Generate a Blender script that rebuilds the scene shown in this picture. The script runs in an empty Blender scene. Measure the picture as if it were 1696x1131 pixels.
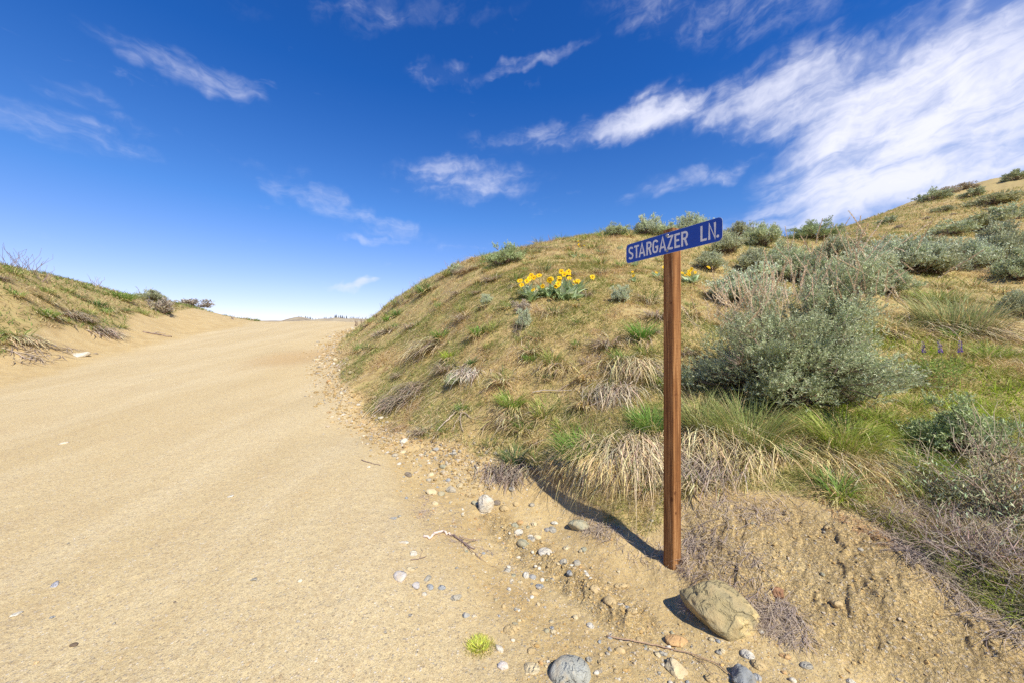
import bpy, math, random
import numpy as np
from mathutils import Vector, Matrix
random.seed(7)
rng = np.random.default_rng(7)
R = math.radians
scene = bpy.context.scene
COL = scene.collection

# ------------------------------------------------------------------ camera, sky, sun, exposure
EYE = 1.66
FPX = 620.0            # focal length in photo pixels (photo is 1696 px wide)
cam_d = bpy.data.cameras.new('camera'); cam = bpy.data.objects.new('camera', cam_d); COL.objects.link(cam)
cam.location = (0, 0, EYE); cam.rotation_euler = (R(90), 0, 0)
cam_d.sensor_width = 36.0; cam_d.lens = 36.0 * FPX / 1696.0
cam_d.clip_start = 0.05; cam_d.clip_end = 20000
scene.camera = cam
scene.view_settings.view_transform = 'Standard'; scene.view_settings.look = 'None'
scene.view_settings.gamma = 1.0; scene.view_settings.use_curve_mapping = False
scene.view_settings.exposure = 0.68
scene.render.engine = 'CYCLES'
scene.cycles.max_bounces = 6; scene.cycles.transparent_max_bounces = 4
scene.cycles.use_denoising = False

SUN_EL = R(48); SUN_H = Vector((0.56, -0.83)).normalized()   # horizontal direction towards the sun
sun_az = math.atan2(SUN_H.x, SUN_H.y)
sd = bpy.data.lights.new('sun', 'SUN'); sun = bpy.data.objects.new('sun', sd); COL.objects.link(sun)
sd.energy = 4.1; sd.angle = R(0.53); sd.color = (1.0, 0.95, 0.83)
tosun = Vector((SUN_H.x*math.cos(SUN_EL), SUN_H.y*math.cos(SUN_EL), math.sin(SUN_EL)))
sun.rotation_euler = tosun.to_track_quat('Z', 'Y').to_euler(); sun.location = (10, -15, 25)

world = bpy.data.worlds.new('World'); scene.world = world; world.use_nodes = True

class NT:
    """small helper for building node trees"""
    def __init__(s, nt): s.nt = nt; nt.nodes.clear()
    def n(s, typ, **kw):
        nd = s.nt.nodes.new(typ)
        for k, v in kw.items(): setattr(nd, k, v)
        return nd
    def put(s, sock, v):
        if v is None: return
        if isinstance(v, bpy.types.NodeSocket): s.nt.links.new(v, sock)
        elif isinstance(v, (tuple, list)) and len(v) == 3 and sock.type == 'RGBA': sock.default_value = (*v, 1)
        else: sock.default_value = v
    def m(s, op, a, b=None, c=None, clamp=False):
        nd = s.n('ShaderNodeMath', operation=op, use_clamp=clamp)
        for i, v in enumerate((a, b, c)): s.put(nd.inputs[i], v) if v is not None else None
        return nd.outputs[0]
    def v(s, op, a, b=None, scale=None):
        nd = s.n('ShaderNodeVectorMath', operation=op)
        s.put(nd.inputs[0], a)
        if b is not None: s.put(nd.inputs[1], b)
        if scale is not None: s.put(nd.inputs['Scale'], scale)
        return nd.outputs['Value'] if op in ('DOT_PRODUCT', 'LENGTH', 'DISTANCE') else nd.outputs[0]
    def mix(s, f, a, b, blend='MIX'):
        nd = s.n('ShaderNodeMix', data_type='RGBA', blend_type=blend, clamp_factor=True)
        s.put(nd.inputs[0], f); s.put(nd.inputs[6], a); s.put(nd.inputs[7], b)
        return nd.outputs[2]
    def noise(s, vec, scale, detail=4, rough=.55, dist=0.0, color=False):
        nd = s.n('ShaderNodeTexNoise'); s.put(nd.inputs['Vector'], vec)
        nd.inputs['Scale'].default_value = scale; nd.inputs['Detail'].default_value = detail
        nd.inputs['Roughness'].default_value = rough; nd.inputs['Distortion'].default_value = dist
        return nd.outputs['Color' if color else 'Fac']
    def ramp(s, f, pts, interp='LINEAR'):
        nd = s.n('ShaderNodeValToRGB'); s.put(nd.inputs[0], f); cr = nd.color_ramp; cr.interpolation = interp
        while len(cr.elements) < len(pts): cr.elements.new(0.5)
        for e, (p, c) in zip(cr.elements, pts):
            e.position = p; e.color = (c, c, c, 1) if isinstance(c, (int, float)) else (*c, 1)
        return nd.outputs[0]
    def rng(s, f, a, b, c=0.0, d=1.0, smooth=True):
        nd = s.n('ShaderNodeMapRange', interpolation_type='SMOOTHSTEP' if smooth else 'LINEAR')
        s.put(nd.inputs[0], f)
        for i, v in enumerate((a, b, c, d)): nd.inputs[i+1].default_value = v
        return nd.outputs[0]
    def xyz(s, x, y, z):
        nd = s.n('ShaderNodeCombineXYZ')
        for i, v in enumerate((x, y, z)): s.put(nd.inputs[i], v)
        return nd.outputs[0]

def px_dir(px, py):
    return Vector(((px-848)/FPX, 1.0, (565.5-py)/FPX)).normalized()

def build_world():
    T = NT(world.node_tree)
    sky = T.n('ShaderNodeTexSky', sky_type='NISHITA'); sky.sun_disc = False
    sky.sun_elevation = SUN_EL; sky.sun_rotation = sun_az
    sky.air_density = 1.0; sky.dust_density = 0.25; sky.ozone_density = 3.0; sky.altitude = 700
    tc = T.n('ShaderNodeTexCoord'); D = T.v('NORMALIZE', tc.outputs['Generated'])
    sep = T.n('ShaderNodeSeparateXYZ'); T.put(sep.inputs[0], D)
    z = sep.outputs[2]
    # deeper, more saturated blue away from the horizon (polarised look)
    grade = T.ramp(z, SKY_RAMP)
    col = T.mix(1.0, sky.outputs[0], grade, 'MULTIPLY')
    # cirrus: streaks that follow smooth bands on the dome, gathered by soft masks
    A = T.m('ARCTAN2', sep.outputs[0], sep.outputs[1]); E = T.m('ARCSINE', z)
    ca = T.m('COSINE', A); sa = T.m('SINE', A)
    W0 = T.m('SUBTRACT', T.m('SUBTRACT', E, T.m('MULTIPLY', T.m('MULTIPLY', A, A), .06)), T.m('MULTIPLY', sa, .085))
    P0 = T.xyz(ca, sa, W0)
    wn = T.n('ShaderNodeSeparateColor'); T.put(wn.inputs[0], T.noise(P0, 5.5, 4, .6, color=True))
    du = T.m('MULTIPLY', T.m('SUBTRACT', wn.outputs[0], .5), .24); dw = T.m('MULTIPLY', T.m('SUBTRACT', wn.outputs[1], .5), .13)
    A1 = T.m('ADD', A, du); E1 = T.m('ADD', E, dw)
    ST = T.v('ADD', T.v('MULTIPLY', P0, (5.0, 5.0, 24.0)), T.v('SCALE', T.xyz(wn.outputs[0], wn.outputs[1], wn.outputs[2]), scale=2.3))
    n1 = T.noise(ST, 1.0, 8, .60, .3); n2 = T.noise(T.v('ADD', P0, (3.1, .7, 1.9)), 15.0, 3, .55, .9)
    nn = T.m('ADD', T.m('MULTIPLY', n1, .74), T.m('MULTIPLY', n2, .26))
    mask = None
    for (px, py, wx, wy, ang, dens, _s) in WISPS:
        c = px_dir(px, py); a0 = math.atan2(c.x, c.y); e0 = math.asin(c.z); ce = math.cos(e0)
        gz = c.z/c.y; cA, sA = math.cos(a0), math.sin(a0)
        # local scale between bearing/height and photo pixels
        gxA = FPX/cA**2; gyA = -FPX*(-gz*sA)/cA; gyE = FPX/(ce*ce*cA)
        a = R(ang); dA = T.m('SUBTRACT', A1, a0); dE = T.m('SUBTRACT', E1, e0)
        x_ = T.m('MULTIPLY', dA, gxA); y_ = T.m('ADD', T.m('MULTIPLY', dE, gyE), T.m('MULTIPLY', dA, gyA))
        nu = T.m('ADD', T.m('MULTIPLY', x_, math.cos(a)/wx), T.m('MULTIPLY', y_, math.sin(a)/wx))
        nw = T.m('SUBTRACT', T.m('MULTIPLY', y_, math.cos(a)/wy), T.m('MULTIPLY', x_, math.sin(a)/wy))
        r2 = T.m('ADD', T.m('MULTIPLY', nu, nu), T.m('MULTIPLY', nw, nw))
        d = T.m('MULTIPLY', T.rng(r2, 1.5, 0.0), dens)
        mask = d if mask is None else T.m('MAXIMUM', mask, d)
    dens = T.rng(T.m('ADD', nn, T.m('MULTIPLY', mask, .22)), .46, .82)
    veil = T.m('MULTIPLY', T.m('POWER', mask, 1.6), .30)
    total = T.m('MULTIPLY', T.m('ADD', dens, T.m('MULTIPLY', veil, T.m('SUBTRACT', 1.0, dens))), T.m('POWER', mask, .75))
    thin = T.rng(n1, .62, .92, 0, .20)
    total = T.m('ADD', total, T.m('MULTIPLY', thin, T.rng(z, 0.02, .15)), clamp=True)
    cloud = CLOUD_COL
    col = T.mix(total, col, cloud)
    bg = T.n('ShaderNodeBackground'); T.put(bg.inputs[0], col); bg.inputs[1].default_value = SKY_STRENGTH
    out = T.n('ShaderNodeOutputWorld'); T.nt.links.new(bg.outputs[0], out.inputs[0])

SKY_STRENGTH = 0.10
SKY_RAMP = [(0.0, (1.10, .84, .90)), (0.12, (.90, .82, 1.0)), (0.30, (.42, .73, 1.12)), (0.55, (.13, .53, 1.10)), (0.80, (.09, .46, 1.06)), (1.0, (.08, .44, 1.02))]
CLOUD_COL = (5.9, 6.0, 6.9)
#          px    py    half-w half-h angle dens scale
WISPS = [(1540, 185, 330, 150,  22, 1.00, 1),
         (1640,  80, 200, 120,  30, .75, 1),
         (1340, 150, 190,  80,  15, .80, 1),
         (1490, 290, 290,  75,  10, .95, 1),
         (1390, 345, 190,  40,   6, .62, 1),
         (1090, 200, 150,  42,  16, .80, 1),
         ( 920, 228, 140,  34,   6, .34, 1),
         (1130, 300, 120,  18,  18, .42, 1),
         (1290, 372, 130,  14,   4, .55, 1),
         ( 768, 303, 120,  36,  -6, .46, 1),
         ( 740, 130,  60,  26,   8, .28, 1),
         ( 850, 108, 110,  14,  14, .30, 1),
         ( 310, 115, 130,  30, -18, .34, 1),
         ( 120, 228, 170,  34, -13, .25, 1),
         ( 190, 185, 120,  22, -20, .20, 1),
         ( 560, 345, 170,  26, -22, .19, 1),
         ( 610, 396,  60,   9,  -4, .34, 1),
         ( 585, 473,  44,   7,  -3, .50, 1),
         ( 640,  25, 220,  34,   0, .08, 1),
         (1200,  20, 260,  60,  10, .24, 1)]
build_world()

# ------------------------------------------------------------------ small helpers
def tag(o, label=None, cat=None, group=None, kind=None):
    if label: o['label'] = label
    if cat: o['category'] = cat
    if group: o['group'] = group
    if kind: o['kind'] = kind
    return o

def link(name, me, mat=None, parent=None, loc=None):
    o = bpy.data.objects.new(name, me); COL.objects.link(o)
    if mat is not None and me is not None and not me.materials: me.materials.append(mat)
    if parent: o.parent = parent
    if loc is not None: o.location = loc
    return o

def empty(name, loc=(0, 0, 0), rz=0.0):
    o = bpy.data.objects.new(name, None); COL.objects.link(o); o.location = loc; o.rotation_euler = (0, 0, rz); o.empty_display_size = .1
    return o

def kids(o): return [c for c in CHILD.get(o.name, [])]
CHILD = {}
def adopt(child, parent):
    child.parent = parent; CHILD.setdefault(parent.name, []).append(child); return child

def copy_tree(o, parent=None):
    c = o.copy(); COL.objects.link(c)
    for k in ('label', 'group', 'category', 'kind'):
        pass
    if parent: adopt(c, parent)
    for ch in kids(o): copy_tree(ch, c)
    return c

def np_mesh(name, V, F, C=None, smooth=False, attrs=None):
    """V (n,3); F (m,k) with k = 3 or 4, or a list of such arrays; C (n,3) base colour per vertex"""
    me = bpy.data.meshes.new(name)
    Fs = F if isinstance(F, list) else [F]
    Fs = [f for f in Fs if len(f)]
    V = np.asarray(V, np.float32)
    me.vertices.add(len(V)); me.vertices.foreach_set('co', V.ravel())
    tot = np.concatenate([np.full(len(f), f.shape[1], np.int32) for f in Fs])
    loops = np.concatenate([np.asarray(f, np.int32).ravel() for f in Fs])
    start = np.concatenate([[0], np.cumsum(tot)[:-1]]).astype(np.int32)
    me.loops.add(len(loops)); me.loops.foreach_set('vertex_index', loops)
    me.polygons.add(len(tot)); me.polygons.foreach_set('loop_start', start)
    me.polygons.foreach_set('use_smooth', np.full(len(tot), smooth, bool))
    if C is not None:
        a = me.attributes.new('tint', 'FLOAT_COLOR', 'POINT')
        c4 = np.ones((len(V), 4), np.float32); c4[:, :3] = C; a.data.foreach_set('color', c4.ravel())
    for k, v in (attrs or {}).items():
        a = me.attributes.new(k, 'FLOAT', 'POINT'); a.data.foreach_set('value', np.asarray(v, np.float32))
    me.update(calc_edges=True)
    return me

class Soup:
    """collects coloured triangles"""
    def __init__(s): s.V = []; s.F = []; s.C = []; s.n = 0
    def add(s, V, F, C):
        V = np.asarray(V).reshape(-1, 3); C = np.asarray(C)
        if C.ndim == 1: C = np.tile(C, (len(V), 1))
        s.V.append(V); s.F.append(np.asarray(F)+s.n); s.C.append(C); s.n += len(V); return s
    def mesh(s, name, smooth=False):
        return np_mesh(name, np.concatenate(s.V), np.concatenate(s.F), np.concatenate(s.C), smooth)

def lerp(a, b, t): return a+(b-a)*t
def smooth(x, a, b):
    t = np.clip((x-a)/(b-a), 0, 1); return t*t*(3-2*t)

# value noise in numpy
def _hash(ix, iy, seed):
    h = (ix.astype(np.int64)*374761393 + iy.astype(np.int64)*668265263 + seed*1442695041) & 0xffffffff
    h = ((h ^ (h >> 13))*1274126177) & 0xffffffff
    h = ((h ^ (h >> 16))*2246822519) & 0xffffffff
    return ((h ^ (h >> 15)) & 0xffff)/65535.0
def vnoise(x, y, seed=0):
    ix = np.floor(x); iy = np.floor(y); fx = x-ix; fy = y-iy
    fx = fx*fx*fx*(fx*(fx*6-15)+10); fy = fy*fy*fy*(fy*(fy*6-15)+10)
    a = _hash(ix, iy, seed); b = _hash(ix+1, iy, seed); c = _hash(ix, iy+1, seed); d = _hash(ix+1, iy+1, seed)
    return (a*(1-fx)+b*fx)*(1-fy)+(c*(1-fx)+d*fx)*fy
def fbm(x, y, sc, oct=4, seed=0, gain=.5):
    s = 0; a = 1; t = 0
    for k in range(oct):
        s = s+a*(vnoise(x*sc+17.3*k, y*sc-9.1*k, seed+k)*2-1); t += a; a *= gain; sc *= 2.03
    return s/t

# ------------------------------------------------------------------ terrain from levelled spot heights
_ZY = np.array([0, 2, 4, 6, 8, 12, 16, 20, 23, 25, 27, 30, 40, 60]); _ZZ = np.array([-1.68, -1.66, -1.50, -1.28, -1.02, -.50, .04, .60, 1.03, 1.29, 1.37, 1.33, .3, -3])
_RY = np.array([0, 1.8, 2.36, 3.38, 4.95, 7.3, 11, 14.3, 25, 40, 60.]); _RX = np.array([.5, .15, 0, -.70, -1.66, -3.2, -5.2, -6.5, -10, -15.5, -24])
_LY = np.array([0, 2, 4, 8.2, 12, 16.5, 22.8, 30, 40, 60.]); _LX = np.array([-8.6, -8.9, -9.5, -11.2, -13.1, -14.6, -16.3, -19, -23, -32])
def zr(y): return np.interp(y, _ZY, _ZZ)
def Redge(y): return np.interp(y, _RY, _RX)
def Ledge(y): return np.interp(y, _LY, _LX)
# column of the survey: bearing given as px, then (py, distance ahead)
SPOTS = {
 0: [(600, 9.5), (560, 10.3), (500, 11.2), (462, 12.0), (449, 12.8), (447, 16), (480, 28)],
 100: [(612, 10.0), (588, 11), (545, 12.3), (498, 13.8), (468, 15.2), (463, 19), (488, 30)],
 200: [(583, 12.8), (566, 13.8), (542, 15), (515, 16.5), (493, 18.5), (490, 23), (505, 34)],
 300: [(560, 16.5), (549, 18), (527, 20.5), (507, 24), (506, 30)],
 350: [(549, 19), (537, 21), (518, 27), (520, 35)],
 400: [(541, 22), (532, 30), (534, 38)],
 430: [(534, 29), (535, 38)],
 600: [(680, 6.7), (640, 7.5), (600, 8.8), (560, 11.5), (545, 16), (537, 22), (545, 34)],
 640: [(715, 5.8), (650, 7), (600, 8.3), (560, 10), (532, 12.5), (506, 15.5), (512, 22), (535, 34)],
 700: [(752, 4.9), (680, 5.8), (620, 7), (560, 8.5), (515, 10.5), (476, 13.5), (480, 19), (510, 34)],
 760: [(772, 4.5), (700, 5.2), (620, 6.2), (550, 7.5), (490, 9.5), (446, 12.5), (450, 18), (490, 34)],
 850: [(800, 4.05), (720, 4.7), (640, 5.4), (560, 6.3), (490, 7.8), (422, 12), (428, 18), (470, 34)],
 950: [(850, 3.5), (780, 3.95), (700, 4.5), (620, 5.2), (550, 6.1), (480, 7.8), (435, 10), (398, 13.5), (405, 20), (450, 34)],
 1000: [(885, 3.12), (800, 3.6), (700, 4.25), (600, 5.2), (520, 6.5), (450, 9), (405, 12), (390, 14.5), (398, 21), (440, 34)],
 1115: [(945, 2.68), (870, 3.0), (780, 3.5), (680, 4.25), (580, 5.3), (500, 7), (440, 9.5), (388, 14), (392, 20), (425, 34)],
 1200: [(1040, 2.15), (950, 2.45), (860, 2.85), (760, 3.5), (660, 4.4), (560, 5.8), (480, 8), (425, 11), (390, 15), (396, 22), (420, 34)],
 1300: [(1070, 2.0), (950, 2.35), (850, 2.8), (750, 3.5), (650, 4.5), (550, 6), (470, 8.5), (415, 12), (396, 16), (400, 22), (415, 34)],
 1400: [(1110, 1.85), (1000, 2.1), (900, 2.45), (800, 3.0), (700, 3.8), (600, 5), (520, 6.7), (450, 9.5), (405, 13.5), (392, 20), (378, 29), (382, 40)],
 1500: [(1131, 1.78), (1000, 2.0), (900, 2.4), (800, 3.0), (700, 3.9), (600, 5.2), (520, 7), (445, 10.5), (405, 14), (378, 21), (339, 33), (344, 42)],
 1600: [(1131, 1.7), (1000, 1.98), (900, 2.35), (800, 2.9), (700, 3.8), (600, 5.1), (520, 7), (445, 10.5), (395, 15), (350, 24), (308, 34), (312, 42)],
 1696: [(1131, 1.62), (1000, 1.9), (900, 2.25), (800, 2.8), (700, 3.7), (600, 5), (520, 6.8), (445, 10), (385, 15), (335, 24), (286, 34), (289, 42)],
}
def _controls():
    P = []
    def add(x, y, z): 
        r = math.hypot(x, y); P.append((math.atan2(x, y), math.log(r), z/r))
    for px, lst in SPOTS.items():
        for py, d in lst:
            x = (px-848)/FPX*d; z = (565.5-py)/FPX*d; add(x, d, z)
            if px in (0, 1696):
                r = math.hypot(x, d); P.append((math.copysign(R(70), x), math.log(r), z/r))
    for y in (1.6, 2.0, 2.5, 3.1, 4.0, 5.0, 6.5, 8.2, 10, 12.5, 16, 20, 23, 25, 28, 33, 40):
        for k in range(5):
            t = .03+.94*k/4; x = lerp(float(Ledge(y)), float(Redge(y)), t)
            if abs(math.atan2(x, y)) < R(71): add(x, y, float(zr(y))+.05*(1-(2*t-1)**2)*min(1, y/6))
    for px in (900, 1000, 1100, 1200, 1300, 1400):
        for py in (1131,): 
            d = 1.66*FPX/(py-565.5)
            add((px-848)/FPX*d, d, -1.66+max(0, px-1200)*.0002)
    for az in (-70, -55, -30, 0, 30, 50, 70):
        for r in (1.0, 1.4): P.append((R(az), math.log(r), -1.66/r))
    return np.array(P)
_P = _controls()
def _k(d2): return .5*d2*np.log(d2+1e-12)
_U = _P[:, :2]*np.array([1.6, 1.0])
_n = len(_P); _A = np.zeros((_n+3, _n+3))
_A[:_n, :_n] = _k(((_U[:, None]-_U[None])**2).sum(-1)) + np.eye(_n)*2e-4
_A[:_n, _n] = 1; _A[:_n, _n+1:] = _U; _A[_n, :_n] = 1; _A[_n+1:, :_n] = _U.T
_W = np.linalg.solve(_A, np.concatenate([_P[:, 2], [0, 0, 0]]))
# tabulate on a regular (bearing, log r) table and interpolate: fast for big meshes
_TA = np.linspace(R(-72), R(72), 361); _TV = np.linspace(math.log(1.0), math.log(60), 420)
def _tab():
    a, v = np.meshgrid(_TA, _TV, indexing='ij'); q = np.stack([a.ravel()*1.6, v.ravel()], 1); out = np.zeros(len(q))
    for i in range(0, len(q), 8000):
        b = q[i:i+8000]; d2 = ((b[:, None]-_U[None])**2).sum(-1)
        out[i:i+8000] = _k(d2)@_W[:_n]+_W[_n]+b@_W[_n+1:]
    return out.reshape(a.shape)
_Q = _tab()
def _q(a, v):
    fa = np.clip((a-_TA[0])/(_TA[1]-_TA[0]), 0, len(_TA)-1.001); fv = np.clip((v-_TV[0])/(_TV[1]-_TV[0]), 0, len(_TV)-1.001)
    i = fa.astype(int); j = fv.astype(int); s = fa-i; t = fv-j
    return (_Q[i, j]*(1-t)+_Q[i, j+1]*t)*(1-s)+(_Q[i+1, j]*(1-t)+_Q[i+1, j+1]*t)*s
def base_z(x, y):
    x = np.asarray(x, float); y = np.asarray(y, float)
    r = np.hypot(x, y)+1e-9; az = np.arctan2(x, y); lim = R(72)
    v = np.log(np.maximum(r, 1.0)); q = _q(np.clip(az, -lim, lim), v)
    qr = _q(np.full_like(az, lim), v); ql = _q(np.full_like(az, -lim), v)
    t = np.clip((np.mod(az, 2*math.pi)-lim)/(2*math.pi-2*lim), 0, 1)
    q = np.where(np.abs(az) > lim, lerp(qr, ql, t*t*(3-2*t)), q)
    z = q*np.minimum(r, 60)
    z = lerp(-1.66, z, smooth(r, .9, 1.6))
    out = -16+4*fbm(x, y, .006, 3, 5)-6*smooth(r, 200, 900)
    return lerp(z, out, smooth(r, 58, 180))+EYE

def ground_at(px, py, dmax=55.0):
    """where the line of sight through a photo point meets the ground"""
    d = np.exp(np.linspace(math.log(1.2), math.log(dmax), 900))
    kx = (px-848)/FPX; kz = (565.5-py)/FPX
    g = base_z(kx*d, d)-(kz*d+EYE)
    idx = np.nonzero(g > 0)[0]
    if len(idx) == 0: i = int(np.argmax(g/d)); dd = d[i]
    else:
        i = max(1, idx[0]); a, b = d[i-1], d[i]
        for _ in range(18):
            mdl = .5*(a+b)
            if base_z(kx*mdl, mdl)-(kz*mdl+EYE) > 0: b = mdl
            else: a = mdl
        dd = b
    return float(kx*dd), float(dd)

def poly(pts): return np.array([ground_at(*p) for p in pts])
def seg_dist(x, y, P, closed=False):
    P = np.asarray(P); Q = np.concatenate([P, P[:1]]) if closed else P
    best = np.full(np.shape(x), 1e9)
    for a, b in zip(Q[:-1], Q[1:]):
        ab = b-a; L = float(ab@ab)+1e-12
        t = np.clip(((x-a[0])*ab[0]+(y-a[1])*ab[1])/L, 0, 1)
        best = np.minimum(best, np.hypot(x-a[0]-t*ab[0], y-a[1]-t*ab[1]))
    return best
def inside(x, y, P):
    c = np.zeros(np.shape(x), bool); n = len(P)
    for i in range(n):
        x1, y1 = P[i]; x2, y2 = P[(i+1) % n]
        if y1 == y2: continue
        c ^= ((y1 > y) != (y2 > y)) & (x < (x2-x1)*(y-y1)/(y2-y1)+x1)
    return c
def sdist(x, y, P): return np.where(inside(x, y, P), 1, -1)*seg_dist(x, y, P, True)

VEG_LINE = poly([(590, 543), (566, 562), (556, 585), (560, 610), (582, 645), (615, 685), (650, 712), (700, 728), (750, 742), (800, 752), (850, 765),
                 (900, 795), (950, 830), (1010, 868), (1070, 880), (1110, 845), (1160, 815), (1230, 812), (1300, 822), (1360, 835), (1420, 850), (1480, 880), (1530, 915), (1600, 970), (1650, 1010), (1696, 1045)])
VEG_R = np.concatenate([np.array([[-13.5, 40], [-9.6, 27]]), VEG_LINE, np.array([[3.2, 1.0], [5, -30], [120, -60], [120, 200], [-30, 200], [-22, 60]])])
VEG_L = np.concatenate([poly([(425, 533), (400, 527), (360, 516), (320, 512), (285, 520), (262, 527), (225, 520), (205, 545), (180, 552), (120, 545), (60, 552), (20, 575), (1, 590)]),
                        np.array([[-14, 7], [-16, -30], [-120, -60], [-120, 200], [-60, 200], [-24, 40], [-17.5, 30]])])
ROUGH = poly([(1125, 870), (1180, 825), (1300, 835), (1420, 860), (1530, 920), (1640, 1010), (1696, 1050), (1696, 1131), (1480, 1125), (1330, 1060), (1240, 1010), (1150, 955)])
CRUMB = poly([(795, 850), (830, 845), (890, 885), (950, 930), (1020, 975), (1075, 1010), (1090, 1050), (1040, 1060), (960, 1010), (880, 955), (820, 900)])
MOUND = poly([(812, 862), (850, 885), (900, 925), (950, 955), (985, 985), (1040, 1030)])

def masks(x, y):
    wob = .10*fbm(x, y, 1.6, 3, 21)
    de = np.minimum(x-Ledge(y), Redge(y)-x)
    r = np.hypot(x, y)
    road = smooth(de+wob*2.0+.25*fbm(x, y, .5, 2, 3), -.25, .35)*(y > -200)
    sv = np.maximum(sdist(x, y, VEG_R), sdist(x, y, VEG_L))
    veg = smooth(sv+wob*1.6*np.minimum(1, r/5), -.10, .16)
    rough = np.maximum(smooth(sdist(x, y, ROUGH), -.12, .15), .9*smooth(sdist(x, y, CRUMB)+wob*.7, -.04, .10))
    return road, veg, rough

def detail_z(x, y, road, veg, rough):
    r = np.hypot(x, y)
    near = 1-smooth(r, 14, 30)
    z = veg*(.075*fbm(x, y, 1.1, 3, 31)+.040*fbm(x, y, 4.5, 4, 32)*(.35+.65*near))
    # wheel ruts along the road
    rt = (x-.5*(Ledge(y)+Redge(y)))
    z = z+road*(.012*fbm(x, y, .8, 2, 41)-.018*np.exp(-((np.abs(rt)-1.0)/.35)**2)+.0035*fbm(x, y, 14, 2, 43)*near)
    verge = (1-road)*(1-veg)
    toe = np.exp(-(seg_dist(x, y, VEG_LINE[:12])/(.16+.02*r))**2)
    z = z+toe*.03*(fbm(x, y, 6, 3, 55)+.5*fbm(x, y, 20, 2, 56)*near)+verge*(.022*fbm(x, y, 2.6, 3, 51)+.007*fbm(x, y, 17, 3, 52)*near)
    # crumbling soil: terraced, pitted
    u = (x*.8-y*.6); w = (x*.6+y*.8)
    rid = 1-np.abs(fbm(u*1.6+.25*fbm(x, y, 5, 2, 60), w*.8, 9, 3, 61))*2.2
    pit = fbm(x, y, 26, 3, 62)
    ter = fbm(x, y, 7.5, 2, 64)
    step = .6*vnoise(u*6+1.0*fbm(x, y, 9, 2, 66), w*2.4, 67)+.4*vnoise(u*19, w*8, 70); crk = np.abs(fbm(u*1.3, w*.75, 11, 3, 68))
    z = z+.72*rough*(.014*np.clip(rid, -.6, 1)+.007*pit+.010*np.where(ter > .05, ter, 0)+.024*smooth(step, .46, .53)-.010*smooth(-crk, -.035, 0)+.004*fbm(x, y, 60, 2, 69))
    dp = np.hypot(x-1.16, y-2.72); z = z+.022*np.exp(-((dp-.10)/.06)**2)*(.4+vnoise(x*14, y*14, 74))
    dm = seg_dist(x, y, MOUND)
    z = z+np.exp(-(dm/.07)**2)*(.030*(.4+1.3*vnoise(x*9, y*9, 71))+.022*fbm(x, y, 30, 3, 72))-.028*np.exp(-((dm-.13)/.05)**2)*vnoise(x*12, y*12, 73)
    return z
def height(x, y):
    x = np.asarray(x, float); y = np.asarray(y, float)
    return base_z(x, y)+detail_z(x, y, *masks(x, y))
def hz(x, y): return float(height(np.array([x]), np.array([y]))[0])
def down(x, y, e=.25):
    """bearing of the downhill direction"""
    gx = float(base_z(x+e, y)-base_z(x-e, y)); gy = float(base_z(x, y+e)-base_z(x, y-e))
    return math.atan2(-gy, -gx)

# ------------------------------------------------------------------ materials
def base_mat(name):
    m = bpy.data.materials.new(name); m.use_nodes = True; T = NT(m.node_tree)
    b = T.n('ShaderNodeBsdfPrincipled'); o = T.n('ShaderNodeOutputMaterial'); T.nt.links.new(b.outputs[0], o.inputs[0])
    return m, T, b, o
def bump(T, h, strength, dist, prev=None):
    nd = T.n('ShaderNodeBump'); nd.inputs['Strength'].default_value = strength; nd.inputs['Distance'].default_value = dist
    T.put(nd.inputs['Height'], h)
    if prev is not None: T.put(nd.inputs['Normal'], prev)
    return nd.outputs[0]

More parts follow.
